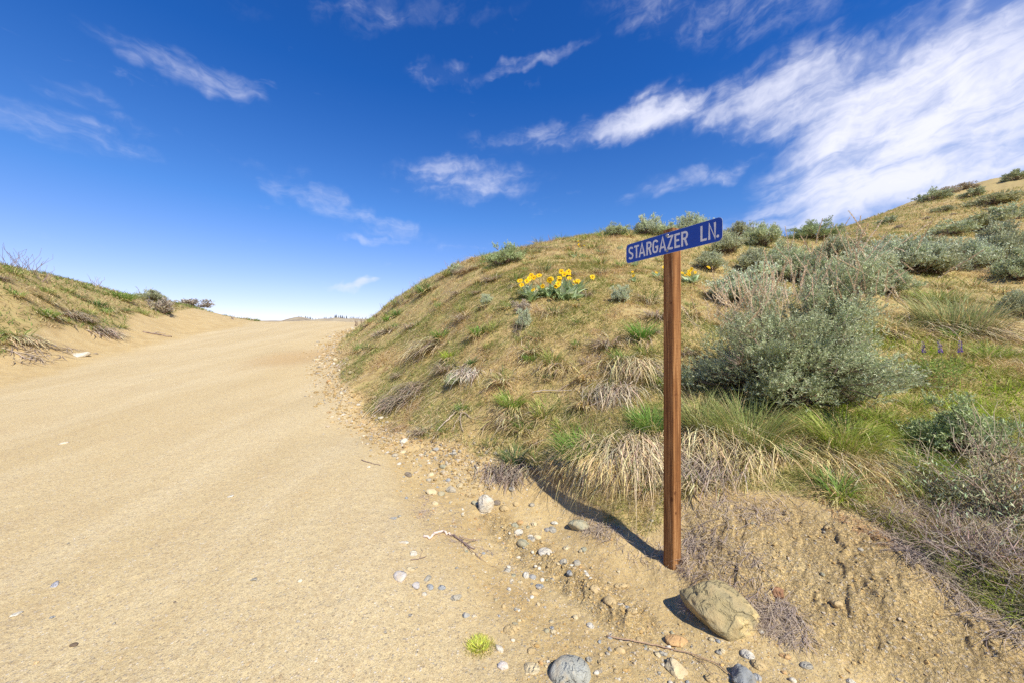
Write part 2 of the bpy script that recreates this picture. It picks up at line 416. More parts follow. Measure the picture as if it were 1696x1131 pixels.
def ground_material():
    m, T, b, o = base_mat('dry_sandy_soil')
    g = T.n('ShaderNodeNewGeometry').outputs['Position']
    def at(n): 
        nd = T.n('ShaderNodeAttribute'); nd.attribute_name = n; return nd.outputs['Fac']
    road, veg, rough = at('road'), at('veg'), at('rough')
    big = T.noise(g, .45, 4, .6); mid = T.noise(g, 2.3, 5, .6, .4); fine = T.noise(g, 34, 5, .65); grit = T.noise(g, 190, 3, .7)
    # road: pale packed dirt streaked along its run
    mp = T.n('ShaderNodeMapping'); T.put(mp.inputs[0], g); mp.inputs['Rotation'].default_value = (0, 0, R(-22)); mp.inputs['Scale'].default_value = (1.5, .16, 1)
    streak = T.noise(mp.outputs[0], .9, 5, .6, .3)
    rc = T.ramp(streak, [(.28, (.56, .43, .215)), (.50, (.61, .48, .255)), (.72, (.66, .535, .305))])
    rc = T.mix(T.rng(mid, .45, .75, 0, .35), rc, (.53, .385, .19))
    sand = T.ramp(mid, [(.28, (.46, .32, .13)), (.52, (.56, .41, .18)), (.75, (.62, .475, .23))])
    tanv = T.ramp(T.noise(g, 3.1, 6, .65, .6), [(.30, (.24, .175, .07)), (.44, (.38, .285, .11)), (.55, (.44, .355, .14)), (.66, (.31, .33, .085))])
    farv = T.ramp(big, [(.32, (.46, .31, .14)), (.6, (.42, .31, .14))])
    # a fresh spill of darker sand near the crest, and packed wheel tracks
    cx_, cy_ = ground_at(492, 592); dd_ = T.v('LENGTH', T.v('MULTIPLY', T.v('SUBTRACT', g, (cx_, cy_, EYE-.6)), (.9, .42, .2)))
    rc = T.mix(T.m('MULTIPLY', T.rng(T.m('ADD', dd_, T.m('MULTIPLY', mid, .9)), 1.75, .75), .75), rc, (.50, .33, .14))
    rc = T.mix(T.rng(T.noise(mp.outputs[0], 3.4, 4, .65, .2), .54, .74, 0, .30), rc, (.47, .35, .20))
    col = T.mix(road, sand, rc)
    col = T.mix(veg, col, T.mix(.35, tanv, farv))
    # crumbs and grit
    def cells(scale, rand=1.0):
        vo = T.n('ShaderNodeTexVoronoi'); T.put(vo.inputs['Vector'], g); vo.inputs['Scale'].default_value = scale; vo.inputs['Randomness'].default_value = rand
        return vo
    v1 = cells(70); v2 = cells(165)
    s1 = T.n('ShaderNodeSeparateColor'); T.put(s1.inputs[0], v1.outputs['Color']); s2 = T.n('ShaderNodeSeparateColor'); T.put(s2.inputs[0], v2.outputs['Color'])
    nov = T.m('SUBTRACT', 1.0, T.m('MULTIPLY', veg, .7))
    peb1 = T.m('MULTIPLY', T.m('MULTIPLY', T.rng(s1.outputs[0], .80, .84), T.rng(v1.outputs['Distance'], .55, .35)), nov)
    pc1 = T.ramp(s1.outputs[1], [(0, (.30, .24, .17)), (.35, (.62, .52, .40)), (.6, (.25, .24, .22)), (.8, (.72, .66, .56)), (1, (.36, .22, .12))], 'CONSTANT')
    col = T.mix(T.m('MULTIPLY', peb1, .62), col, pc1)
    peb2 = T.m('MULTIPLY', T.m('MULTIPLY', T.rng(s2.outputs[0], .60, .66), T.rng(v2.outputs['Distance'], .6, .35)), nov)
    pc2 = T.ramp(s2.outputs[1], [(0, (.27, .21, .15)), (.4, (.66, .55, .42)), (.62, (.33, .29, .25)), (.8, (.74, .66, .54))], 'CONSTANT')
    col = T.mix(T.m('MULTIPLY', peb2, .50), col, pc2)
    col = T.mix(T.rng(fine, .40, .68, 0, .34), col, (.34, .22, .10))
    col = T.mix(T.rng(grit, .52, .75, 0, .30), col, (.30, .22, .14))
    v3 = cells(330); s3 = T.n('ShaderNodeSeparateColor'); T.put(s3.inputs[0], v3.outputs['Color'])
    col = T.mix(T.m('MULTIPLY', T.rng(s3.outputs[0], .70, .74, 0, .42), nov), col, (.26, .19, .115))
    T.put(b.inputs['Base Color'], col); b.inputs['Roughness'].default_value = .95; b.inputs['Specular IOR Level'].default_value = .15
    h = T.m('ADD', T.m('MULTIPLY', fine, .7), T.m('MULTIPLY', grit, .25))
    h = T.m('ADD', h, T.m('MULTIPLY', peb1, .35)); h = T.m('ADD', h, T.m('MULTIPLY', peb2, .18))
    nb = bump(T, h, .62, .010)
    chunk = T.noise(g, 58, 4, .7, .5)
    h2 = T.m('MULTIPLY', T.rng(chunk, .40, .56), T.m('ADD', T.m('MULTIPLY', rough, .7), .12))
    nb = bump(T, h2, .8, .012, nb)
    T.put(b.inputs['Normal'], nb)
    return m
M_GROUND = ground_material()

def veg_material(name, transl=.3, rough=.6, spec=.3):
    m, T, b, o = base_mat(name)
    a = T.n('ShaderNodeAttribute'); a.attribute_name = 'tint'
    info = T.n('ShaderNodeObjectInfo')
    g = T.n('ShaderNodeNewGeometry').outputs['Position']
    k = T.m('ADD', .82, T.m('MULTIPLY', T.noise(g, 3.5, 3, .6), .36))
    k = T.m('MULTIPLY', k, T.m('ADD', .9, T.m('MULTIPLY', info.outputs['Random'], .2)))
    k = T.m('MULTIPLY', k, 1.05)
    col = T.v('SCALE', a.outputs['Color'], scale=k)
    T.put(b.inputs['Base Color'], col); b.inputs['Roughness'].default_value = rough; b.inputs['Specular IOR Level'].default_value = spec
    tr = T.n('ShaderNodeBsdfTranslucent'); T.put(tr.inputs[0], col)
    mx = T.n('ShaderNodeMixShader'); mx.inputs[0].default_value = transl
    T.nt.links.new(b.outputs[0], mx.inputs[1]); T.nt.links.new(tr.outputs[0], mx.inputs[2]); T.nt.links.new(mx.outputs[0], o.inputs[0])
    return m
M_GRASS = veg_material('grass_blades', .32); M_SAGE = veg_material('sage_leaves', .22, .55, .35); M_DRY = veg_material('dry_stalks', .15, .8, .1)
M_WOODY = veg_material('woody_stems', .0, .85, .1); M_FLOWER = veg_material('flower_petals', .3, .5, .2)

def stone_material():
    m, T, b, o = base_mat('stone')
    a = T.n('ShaderNodeAttribute'); a.attribute_name = 'tint'
    tc = T.n('ShaderNodeTexCoord').outputs['Object']; g = T.n('ShaderNodeNewGeometry').outputs['Position']
    n1 = T.noise(g, 38, 6, .65); n2 = T.noise(g, 160, 3, .6); n3 = T.noise(g, 11, 4, .6, .8)
    k = T.m('ADD', .62, T.m('ADD', T.m('MULTIPLY', n1, .45), T.m('MULTIPLY', n3, .32)))
    col = T.v('SCALE', a.outputs['Color'], scale=k)
    col = T.mix(T.rng(n3, .46, .68, .06, .5), col, (.50, .36, .17))          # dust and lichen stains
    col = T.mix(T.rng(n2, .62, .72, 0, .35), col, (.18, .15, .11))
    T.put(b.inputs['Base Color'], col); b.inputs['Roughness'].default_value = .8; b.inputs['Specular IOR Level'].default_value = .3
    T.put(b.inputs['Normal'], bump(T, T.m('ADD', n1, T.m('ADD', T.m('MULTIPLY', n2, .4), T.m('MULTIPLY', T.rng(n3, .40, .52), .9))), .95, .012))
    return m
M_STONE = stone_material()
def soil_material():
    m, T, b, o = base_mat('soil_lumps'); a = T.n('ShaderNodeAttribute'); a.attribute_name = 'tint'; g = T.n('ShaderNodeNewGeometry').outputs['Position']
    n1 = T.noise(g, 90, 4, .7); T.put(b.inputs['Base Color'], T.v('SCALE', a.outputs['Color'], scale=T.m('ADD', .72, T.m('MULTIPLY', n1, .5)))); b.inputs['Roughness'].default_value = .97; b.inputs['Specular IOR Level'].default_value = .1
    T.put(b.inputs['Normal'], bump(T, n1, 1.0, .006)); return m
M_SOIL = soil_material()

# ------------------------------------------------------------------ ground meshes
def radial_sheet():
    az = np.concatenate([np.linspace(-180, -62, 60)[:-1], np.linspace(-62, 0, 330)[:-1], np.linspace(0, 62, 500)[:-1], np.linspace(62, 180, 61)])
    az = R(1)*az[:-1]
    rr = np.concatenate([[.25, .6, .9, 1.15, 1.4, 1.6], np.exp(np.linspace(math.log(1.75), math.log(6.5), 330))[:-1], np.exp(np.linspace(math.log(6.5), math.log(46), 230))[:-1],
                         np.exp(np.linspace(math.log(46), math.log(4000), 60))])
    A, Rr = np.meshgrid(az, rr, indexing='xy')            # rows = rings
    x = Rr*np.sin(A); y = Rr*np.cos(A)
    na, nr = len(az), len(rr)
    road, veg, rough = masks(x, y)
    z = base_z(x, y)+detail_z(x, y, road, veg, rough)
    V = np.stack([x, y, z], -1)
    # normals of the whole sheet, so that the sections meet without a seam
    du = np.roll(V, -1, 1)-np.roll(V, 1, 1); dv = np.gradient(V, axis=0)
    N = np.cross(du, dv); N /= np.linalg.norm(N, axis=-1, keepdims=True)+1e-12
    N[N[..., 2] < 0] *= -1
    idx = np.arange(nr*na).reshape(nr, na)
    q = np.stack([idx[:-1], np.roll(idx, -1, 1)[:-1], np.roll(idx, -1, 1)[1:], idx[1:]], -1).reshape(-1, 4)
    V = V.reshape(-1, 3); N = N.reshape(-1, 3); at = {'road': road.ravel(), 'veg': veg.ravel(), 'rough': rough.ravel()}
    cx = V[q, 0].mean(1); cy = V[q, 1].mean(1); r = np.hypot(cx, cy)
    rd = at['road'][q].mean(1); vg = at['veg'][q].mean(1)
    near = r < 46
    isroad = near & (rd > .5) & (vg < .5)
    right = cx > .5*(Ledge(cy)+Redge(cy))
    hillside = near & ~isroad & right & (cy > 0) & (vg >= .5)
    verge = near & ~isroad & ~hillside & right & (cy > 0)
    bank = near & ~isroad & ~right & (cy > 0)
    rest = ~(isroad | hillside | verge | bank)
    out = {}
    for name, msk in (('dirt_road', isroad), ('hillside', hillside), ('gravel_verge', verge), ('sand_bank', bank), ('ground', rest)):
        f = q[msk]; used, inv = np.unique(f.ravel(), return_inverse=True)
        Vn = V[used]
        F = inv.reshape(-1, 4)
        Fl = [F]
        if name == 'ground':
            c = len(Vn); Vn = np.concatenate([Vn, [[0, 0, 0.0]]])
            first = np.searchsorted(used, idx[0]); tri = np.stack([np.full(na, c), np.roll(first, -1), first], 1)
            Fl.append(tri)
            at2 = {k: np.concatenate([v[used], [v[0]]]) for k, v in at.items()}; Nn = np.concatenate([N[used], [[0, 0, 1]]])
        else: at2 = {k: v[used] for k, v in at.items()}; Nn = N[used]
        me = np_mesh(name, Vn, Fl, smooth=True, attrs=at2)
        me.normals_split_custom_set_from_vertices(Nn.astype(np.float32))
        out[name] = link(name, me, M_GROUND); tag(out[name], kind='structure')
    return out
SHEETS = radial_sheet()
tag(SHEETS['dirt_road'], 'pale packed dirt road climbing to the crest on the left')
tag(SHEETS['hillside'], 'steep grassy roadside hillside on the right')
tag(SHEETS['gravel_verge'], 'bare sandy verge with gravel along the road')
tag(SHEETS['sand_bank'], 'eroded sand bank left of the road')

# distant ridge all round the horizon
def far_ridge():
    az = np.concatenate([np.linspace(-40, -15, 260), np.linspace(-15, 320, 300)[1:-1]])*R(1)
    prof_px = np.array([380, 440, 466, 472, 480, 488, 496, 503, 510, 516, 530, 545, 553, 560, 568, 580, 600, 640, 760.]); prof_y = np.array([533, 532, 532, 530, 527.5, 525.5, 524.6, 526, 528.5, 530, 529, 528.6, 526.8, 526.2, 527.6, 528.6, 529.5, 527, 520])
    paz = np.arctan((prof_px-848)/FPX); pel = (565.5-prof_y)/FPX*np.cos(paz)
    rows = np.linspace(0, 1, 22); V = []
    el = np.interp(az, paz, pel, left=.045, right=.055)
    blend = smooth(az, R(-5), R(20))+smooth(-az, R(38), R(40))
    el = el+np.clip(blend, 0, 1)*.012*fbm(az*8, az*0, 1.0, 4, 91)
    for t in rows:
        r = lerp(620, 1500, t)+30*fbm(az*30, np.full_like(az, t*5), 1, 3, 92)
        up = np.sin(np.clip(t/.35, 0, 1)*math.pi/2)**1.2 if t < .35 else 1-.55*(t-.35)/.65
        rc = lerp(620, 1500, .35)
        z = lerp(-24, el*rc+EYE, up)+ (2.0*fbm(az*60, np.full_like(az, t*6), 1, 3, 93)*min(t*4, 1) if t < .33 else 0)
        V.append(np.stack([r*np.sin(az), r*np.cos(az), z], -1))
    V = np.array(V); nr, na = V.shape[:2]; idx = np.arange(nr*na).reshape(nr, na)
    q = np.stack([idx[:-1, :-1], idx[:-1, 1:], idx[1:, 1:], idx[1:, :-1]], -1).reshape(-1, 4)
    m, T, b, o = base_mat('distant_grassland'); g = T.n('ShaderNodeNewGeometry').outputs['Position']
    T.put(b.inputs['Base Color'], T.ramp(T.noise(g, .03, 5, .6), [(.35, (.20, .16, .12)), (.5, (.34, .27, .17)), (.65, (.42, .35, .22))])); b.inputs['Roughness'].default_value = 1
    o_ = link('distant_hills', np_mesh('distant_hills', V.reshape(-1, 3), q, smooth=True), m); tag(o_, 'low dry hills beyond the crest of the road', kind='structure')
    return az, el, lerp(620, 1500, .35)
RIDGE = far_ridge()

# ------------------------------------------------------------------ generators
def ribbons(S, base, az, L, W, e0, e1, col, seg=3, roll=None, tipcol=None, bend=0.0, wpow=1.4):
    """leaf or blade ribbons that start at base on bearing az and elevation e0 and curve to e1"""
    n = len(base); az = np.broadcast_to(az, n); L = np.broadcast_to(L, n); W = np.broadcast_to(W, n); e0 = np.broadcast_to(e0, n); e1 = np.broadcast_to(e1, n)
    col = np.broadcast_to(col, (n, 3)); tip = col if tipcol is None else np.broadcast_to(tipcol, (n, 3))
    roll = rng.uniform(-.9, .9, n) if roll is None else np.broadcast_to(roll, n)
    V = np.zeros((n, 2*seg+1, 3)); C = np.zeros((n, 2*seg+1, 3)); p = base.astype(float).copy()
    bend = np.broadcast_to(bend, n)
    for k in range(seg+1):
        t = k/seg
        a = az+bend*t
        side = np.stack([-np.sin(a+roll), np.cos(a+roll), np.zeros(n)], -1)
        w = W*(1-t**wpow)*.5
        c = col+(tip-col)*t
        if k < seg:
            V[:, 2*k] = p-side*w[:, None]; V[:, 2*k+1] = p+side*w[:, None]; C[:, 2*k] = c; C[:, 2*k+1] = c
            e = e0+(e1-e0)*(k+.5)/seg
            p = p+np.stack([np.cos(e)*np.cos(a), np.cos(e)*np.sin(a), np.sin(e)], -1)*(L/seg)[:, None]
        else: V[:, 2*seg] = p; C[:, 2*seg] = c
    f = []
    for k in range(seg-1): f += [(2*k, 2*k+1, 2*k+3), (2*k, 2*k+3, 2*k+2)]
    f.append((2*seg-2, 2*seg-1, 2*seg))
    F = (np.array(f)[None]+np.arange(n)[:, None, None]*(2*seg+1)).reshape(-1, 3)
    S.add(V.reshape(-1, 3), F, C.reshape(-1, 3))
    return p

def leaves(S, base, d, L, W, col, tip=None):
    """small flat diamond leaves growing from base along unit vectors d"""
    n = len(base); q = rng.normal(size=(n, 3)); s = np.cross(d, q); s /= np.linalg.norm(s, axis=1, keepdims=True)+1e-9
    L = np.broadcast_to(L, n)[:, None]; W = np.broadcast_to(W, n)[:, None]
    mid = base+d*L*.55
    V = np.stack([base, mid-s*W*.5, base+d*L, mid+s*W*.5], 1)
    col = np.broadcast_to(col, (n, 3)); C = np.repeat(col[:, None], 4, 1).copy()
    if tip is not None: C[:, 2] = tip
    F = (np.array([(0, 1, 2), (0, 2, 3)])[None]+np.arange(n)[:, None, None]*4).reshape(-1, 3)
    S.add(V.reshape(-1, 3), F, C.reshape(-1, 3))

def tube(S, pts, rad, col, sides=4):
    pts = np.asarray(pts, float); n = len(pts); rad = np.broadcast_to(rad, n)
    d = np.gradient(pts, axis=0); d /= np.linalg.norm(d, axis=1, keepdims=True)+1e-9
    ref = np.array([0, 0, 1.]) if abs(d[0, 2]) < .8 else np.array([1., 0, 0])
    a = np.cross(d, ref); a /= np.linalg.norm(a, axis=1, keepdims=True)+1e-9; b = np.cross(d, a)
    th = np.arange(sides)*2*math.pi/sides
    V = pts[:, None]+rad[:, None, None]*(np.cos(th)[None, :, None]*a[:, None]+np.sin(th)[None, :, None]*b[:, None])
    F = []
    for i in range(n-1):
        for j in range(sides):
            k = (j+1) % sides; p0, p1, p2, p3 = i*sides+j, i*sides+k, (i+1)*sides+k, (i+1)*sides+j
            F += [(p0, p1, p2), (p0, p2, p3)]
    for j in range(1, sides-1): F += [(0, j+1, j), ((n-1)*sides, (n-1)*sides+j, (n-1)*sides+j+1)]
    S.add(V.reshape(-1, 3), np.array(F), np.asarray(col, float))

def wiggle(p0, p1, n=5, amp=.1):
    p0 = np.asarray(p0, float); p1 = np.asarray(p1, float); L = np.linalg.norm(p1-p0); t = np.linspace(0, 1, n)[:, None]
    j = rng.normal(size=(n, 3))*amp*L; j[0] = 0; j[-1] *= .3
    return p0+(p1-p0)*t+j*np.sin(t*math.pi*.8+.2)

def jit(c, n, v=.15, h=.06):
    c = np.array(c)[None]*(1+rng.normal(size=(n, 1))*v)*(1+rng.normal(size=(n, 3))*h); return np.clip(c, .01, .9)

GREEN = (.17, .33, .03); LIME = (.36, .46, .05); OLIVE = (.25, .27, .075); STRAW = (.62, .49, .23); PALE = (.70, .58, .33)
GREYDRY = (.46, .37, .26); PURPLEDRY = (.40, .32, .26); RUST = (.46, .27, .13); SAGE = (.42, .47, .26); SAGELIGHT = (.78, .80, .56); BARK = (.17, .13, .10)

def tuft_meshes(name, w=.25, h=.25, ng=160, nd=160, green=GREEN, dry=STRAW, spread=.35, bw=.004, drop=-1.0, bias=1.6, seg=4, dryL=1.0):
    """bunchgrass: upright green blades and a dry skirt that hangs towards +x (downhill)"""
    g = Soup(); d = Soup()
    if ng:
        th = rng.uniform(0, 2*math.pi, ng); rr = w*.30*np.sqrt(rng.uniform(0, 1, ng))
        b = np.stack([rr*np.cos(th), rr*np.sin(th), -.02-.35*rr*np.cos(th)], -1)
        L = h*rng.uniform(.45, 1.15, ng)
        c = jit(green, ng, .18); yl = rng.uniform(size=ng) < .16; c[yl] = jit(STRAW, yl.sum())
        ribbons(g, b, th+rng.normal(size=ng)*.5, L, bw*rng.uniform(.7, 1.3, ng), rng.uniform(1.0, 1.5, ng)-rr/w*spread, rng.uniform(-.1, 1.0, ng)-spread, c, seg, tipcol=c*1.15+.02)
    if nd:
        az = rng.normal(size=nd)*(.9 if bias < 1.3 else .42)+(0 if bias < 1.3 else rng.normal()*.25); far = rng.uniform(size=nd) < (.25 if bias < 1.3 else .07); az[far] = rng.uniform(-math.pi, math.pi, far.sum())
        rr = w*.33*np.sqrt(rng.uniform(0, 1, nd)); th = az+rng.normal(size=nd)*.6
        b = np.stack([rr*np.cos(th), rr*np.sin(th), -.01-.5*rr*np.cos(th)], -1)
        if bias >= 1.3: b = np.stack([rng.normal(size=nd)*w*.13, rng.normal(size=nd)*w*.26, np.zeros(nd)], -1); b[:, 2] = -.01-.5*b[:, 0]
        L = h*rng.uniform(.4, 1.25, nd)*dryL
        c = jit(dry, nd, .26); k = rng.uniform(size=nd) < .25; c[k] = jit(GREYDRY, k.sum())
        ribbons(d, b, az, L, bw*1.15*rng.uniform(.6, 1.5, nd), (rng.uniform(.2, 1.2, nd) if bias < 1.3 else rng.uniform(-.1, .75, nd)), rng.uniform(drop-.25, drop+.5, nd)*np.clip(np.cos(az)*.6+.5, .1, 1), c, seg, bend=rng.normal(size=nd)*.3)
    return (g.mesh(name+'_blades') if ng else None), (d.mesh(name+'_skirt') if nd else None)

def unit_dome(n, seed_clump, rr=(.72, 1.0)):
    th = rng.uniform(0, 2*math.pi, n); u = rng.uniform(.02, 1, n); ph = np.arccos(u)
    r = rng.uniform(rr[0], rr[1], n)
    return np.stack([r*np.sin(ph)*np.cos(th), r*np.sin(ph)*np.sin(th), r*np.cos(ph)], -1)

def sage_meshes(name, W=1.0, H=.7, clumps=40, sprigs=10, nl=11, leafL=.030, leafW=.008, sprigL=.13, col=SAGE, light=SAGELIGHT, stemn=1.0, bare=.0, lean=(0, 0), twigcol=BARK, ragged=.17):
    f = Soup(); s = Soup()
    C = unit_dome(clumps, 0, (.45, .98)); k = rng.uniform(.95-ragged, .95+ragged, clumps)[:, None]
    C = C*k*np.array([W*.5, W*.5, H*.86]); C[:, 2] += H*.06; C[:, 0] += lean[0]*C[:, 2]; C[:, 1] += lean[1]*C[:, 2]
    for i, c in enumerate(C):
        stem = wiggle((c[0]*.12, c[1]*.12, -.03), c, 6, .07)
        tube(s, stem, np.linspace(.012, .003, 6)*W**.5*1.2, jit(twigcol, 1)[0], 3)
        out = np.array([c[0]/(W*.5), c[1]/(W*.5), c[2]/H*1.2+.25]); out /= np.linalg.norm(out)
        n = max(2, int(sprigs*rng.uniform(.6, 1.4)))
        dirs = out[None]+rng.normal(size=(n, 3))*.55; dirs[:, 2] += .35; dirs /= np.linalg.norm(dirs, axis=1, keepdims=True)
        o = c[None]+rng.normal(size=(n, 3))*np.array([W, W, H])*.048
        sl = sprigL*rng.uniform(.6, 1.3, n)
        shade = rng.uniform(.8, 1.2)
        for j in range(n):
            if rng.uniform() < .35*stemn: tube(s, [c*.86, o[j], o[j]+dirs[j]*sl[j]*.8], [.0035, .002, .001], jit(GREYDRY, 1)[0]*.8, 3)
        if rng.uniform() < bare: continue
        t = rng.uniform(.05, 1, (n, nl)); base = o[:, None]+dirs[:, None]*(t*sl[:, None])[..., None]
        ld = dirs[:, None]+rng.normal(size=(n, nl, 3))*.62; ld /= np.linalg.norm(ld, axis=2, keepdims=True)
        cc = jit(np.array(col)*shade, n*nl, .14, .05); tt = (t.ravel()**2)[:, None]*.55*rng.uniform(0, 1.3, (n*nl, 1)); cc = cc*(1-tt)+np.array(light)[None]*tt
        leaves(f, base.reshape(-1, 3), ld.reshape(-1, 3), leafL*rng.uniform(.6, 1.35, n*nl), leafW*rng.uniform(.7, 1.3, n*nl), cc)
    return f.mesh(name+'_foliage'), s.mesh(name+'_stems')

def stalk_mesh(name, L=.45, col=(.74, .60, .42), n=330, w=.040):
    S = Soup(); tip = np.array([rng.normal()*.08*L, rng.normal()*.08*L, L])
    p = wiggle((0, 0, 0), tip, 6, .010); tube(S, p, np.linspace(.0022, .0008, 6), np.array(col)*.75, 3)
    t = rng.uniform(.30, 1, n)**.8; i = np.clip((t*5).astype(int), 0, 4); fr = (t*5-i)[:, None]
    b = p[i]*(1-fr)+p[i+1]*fr
    d = rng.normal(size=(n, 3)); d[:, 2] = np.abs(d[:, 2])+1.3; d /= np.linalg.norm(d, axis=1, keepdims=True)
    leaves(S, b, d, w*(1.1-t*.7)*rng.uniform(.3, 1.0, n), .0055, jit(col, n, .15))
    return S.mesh(name)

def ico(level):
    import bmesh
    bm = bmesh.new(); bmesh.ops.create_icosphere(bm, subdivisions=level, radius=1.0)
    V = np.array([v.co[:] for v in bm.verts]); F = np.array([[v.index for v in f.verts] for f in bm.faces]); bm.free(); return V, F
ICO = {k: ico(k) for k in (1, 2, 3, 4, 5)}

def stone_mesh(name, lvl, seed, ang=.25, lump=.22, col=(.5, .5, .5), fine=0.0, planes=7):
    r_ = np.random.default_rng(seed); V, F = ICO[lvl]; V = V.copy()
    # angular look: clip against random planes; lumps from low-frequency waves
    for k in range(planes):
        n = r_.normal(size=3); n /= np.linalg.norm(n); h = r_.uniform(1-ang-.18, 1-ang*.3)
        dd = V@n; ex = np.maximum(dd-h, 0); V = V-ex[:, None]*n*.85
    for k in range(5):
        n = r_.normal(size=3)*(1.5+k*.8); V = V*(1+lump*.25/(1+k*.5)*np.sin(V@n+r_.uniform(0, 6)))[:, None]
    if fine:
        for k in range(16):
            n = r_.normal(size=3)*(6+k*1.6); V = V*(1+fine/(1+k*.25)*np.sin(V@n+r_.uniform(0, 6)))[:, None]
    C = np.tile(np.array(col), (len(V), 1))*(1+.12*np.sin(V@(r_.normal(size=3)*3)+1)[:, None])
    return np_mesh(name, V, F, C, smooth=True)

# ------------------------------------------------------------------ the street name sign
def wood_material():
    m, T, b, o = base_mat('stained_cedar')
    tc = T.n('ShaderNodeTexCoord').outputs['Object']
    mp = T.n('ShaderNodeMapping'); T.put(mp.inputs[0], tc); mp.inputs['Scale'].default_value = (1, 1, .035)
    w = T.noise(mp.outputs[0], 58, 6, .62, .9)
    w2 = T.noise(mp.outputs[0], 190, 4, .6, .2)
    mp2 = T.n('ShaderNodeMapping'); T.put(mp2.inputs[0], tc); mp2.inputs['Scale'].default_value = (1, 1, .35)
    blot = T.noise(mp2.outputs[0], 5, 4, .6, .5)
    c = T.ramp(w, [(.32, (.09, .034, .012)), (.46, (.22, .095, .032)), (.58, (.37, .185, .070)), (.72, (.52, .315, .15))])
    c = T.mix(T.rng(blot, .45, .7, 0, .45), c, (.24, .085, .022))
    c = T.mix(T.rng(w2, .55, .75, 0, .45), c, (.13, .04, .012))
    # incising marks: short dark dashes in staggered rows
    sp = T.n('ShaderNodeSeparateXYZ'); T.put(sp.inputs[0], tc)
    u = T.m('ADD', sp.outputs[0], sp.outputs[1])
    br = T.n('ShaderNodeTexVoronoi'); T.put(br.inputs['Vector'], T.xyz(T.m('MULTIPLY', u, 125), T.m('MULTIPLY', sp.outputs[2], 42), 0.0)); br.inputs['Scale'].default_value = 1; br.inputs['Randomness'].default_value = .45; br.distance = 'EUCLIDEAN'
    dash = T.rng(br.outputs['Distance'], .30, .12)
    c = T.mix(T.m('MULTIPLY', dash, .65), c, (.12, .045, .016))
    # knots
    for (kx, kz_, s) in ((.018, .545, .015), (-.012, .50, .020), (.030, 1.25, .010), (-.02, 1.9, .012), (.027, .40, .013)):
        d = T.v('LENGTH', T.v('MULTIPLY', T.v('SUBTRACT', T.xyz(u, sp.outputs[2], 0.0), (kx, kz_, 0)), (1, .8, 1)))
        c = T.mix(T.rng(d, s, s*.35, 0, .85), c, (.085, .028, .010))
    T.put(b.inputs['Base Color'], c); b.inputs['Roughness'].default_value = .72; b.inputs['Specular IOR Level'].default_value = .25
    T.put(b.inputs['Normal'], bump(T, T.m('SUBTRACT', T.m('ADD', w, T.m('MULTIPLY', w2, .5)), T.m('MULTIPLY', dash, .8)), .6, .0025))
    return m

def flat_mat(name, col, rough=.4, metal=0.0, spec=.5, speck=0.0):
    m, T, b, o = base_mat(name); tc = T.n('ShaderNodeTexCoord').outputs['Object']
    n1 = T.noise(tc, 30, 4, .6); c = T.mix(T.rng(n1, .45, .8, 0, .18), col, tuple(x*.6 for x in col))
    if speck: c = T.mix(T.rng(T.noise(tc, 170, 3, .6), .66, .72, 0, speck), c, (.5, .45, .38))
    T.put(b.inputs['Base Color'], c); b.inputs['Roughness'].default_value = rough; b.inputs['Metallic'].default_value = metal; b.inputs['Specular IOR Level'].default_value = spec
    T.put(b.inputs['Normal'], bump(T, n1, .05, .001))
    return m
M_WOOD = wood_material()
M_BLUE = flat_mat('blue_reflective_sheeting', (.012, .06, .40), .38, speck=.10)
M_WHITE = flat_mat('white_reflective_sheeting', (.78, .78, .80), .45)
M_STEEL = flat_mat('galvanised_steel', (.45, .43, .40), .45, .8)
M_ALU = flat_mat('bare_aluminium_edge', (.65, .66, .68), .4, .7)

import bmesh
def bm_obj(name, bm, mat, parent, smooth_=False):
    me = bpy.data.meshes.new(name); bm.to_mesh(me); bm.free()
    if smooth_: me.polygons.foreach_set('use_smooth', [True]*len(me.polygons))
    o = link(name, me, mat); adopt(o, parent) if parent else None
    return o

def strokes(glyph, w):
    """turn a glyph's centre lines into mitred flat ribbons (list of quads)"""
    quads = []
    for line, closed in glyph:
        P = np.array(line, float); n = len(P); L = []; Rr = []
        for i in range(n):
            a = P[(i-1) % n] if (i > 0 or closed) else None; c = P[(i+1) % n] if (i < n-1 or closed) else None
            d1 = (P[i]-a) if a is not None else (c-P[i]); d2 = (c-P[i]) if c is not None else (P[i]-a)
            d1 = d1/np.linalg.norm(d1); d2 = d2/np.linalg.norm(d2)
            n1 = np.array([-d1[1], d1[0]]); n2 = np.array([-d2[1], d2[0]]); mm = n1+n2; mm /= np.linalg.norm(mm)+1e-9
            k = min(1/max(mm@n1, .3), 1.9)
            L.append(P[i]+mm*w*.5*k); Rr.append(P[i]-mm*w*.5*k)
        for i in range(n if closed else n-1):
            j = (i+1) % n; quads.append((L[i], Rr[i], Rr[j], L[j]))
    return quads
def arc(cx, cy, rx, ry, a0, a1, n=8): return [(cx+rx*math.cos(R(a0+(a1-a0)*i/n)), cy+ry*math.sin(R(a0+(a1-a0)*i/n))) for i in range(n+1)]
h_ = .16/2
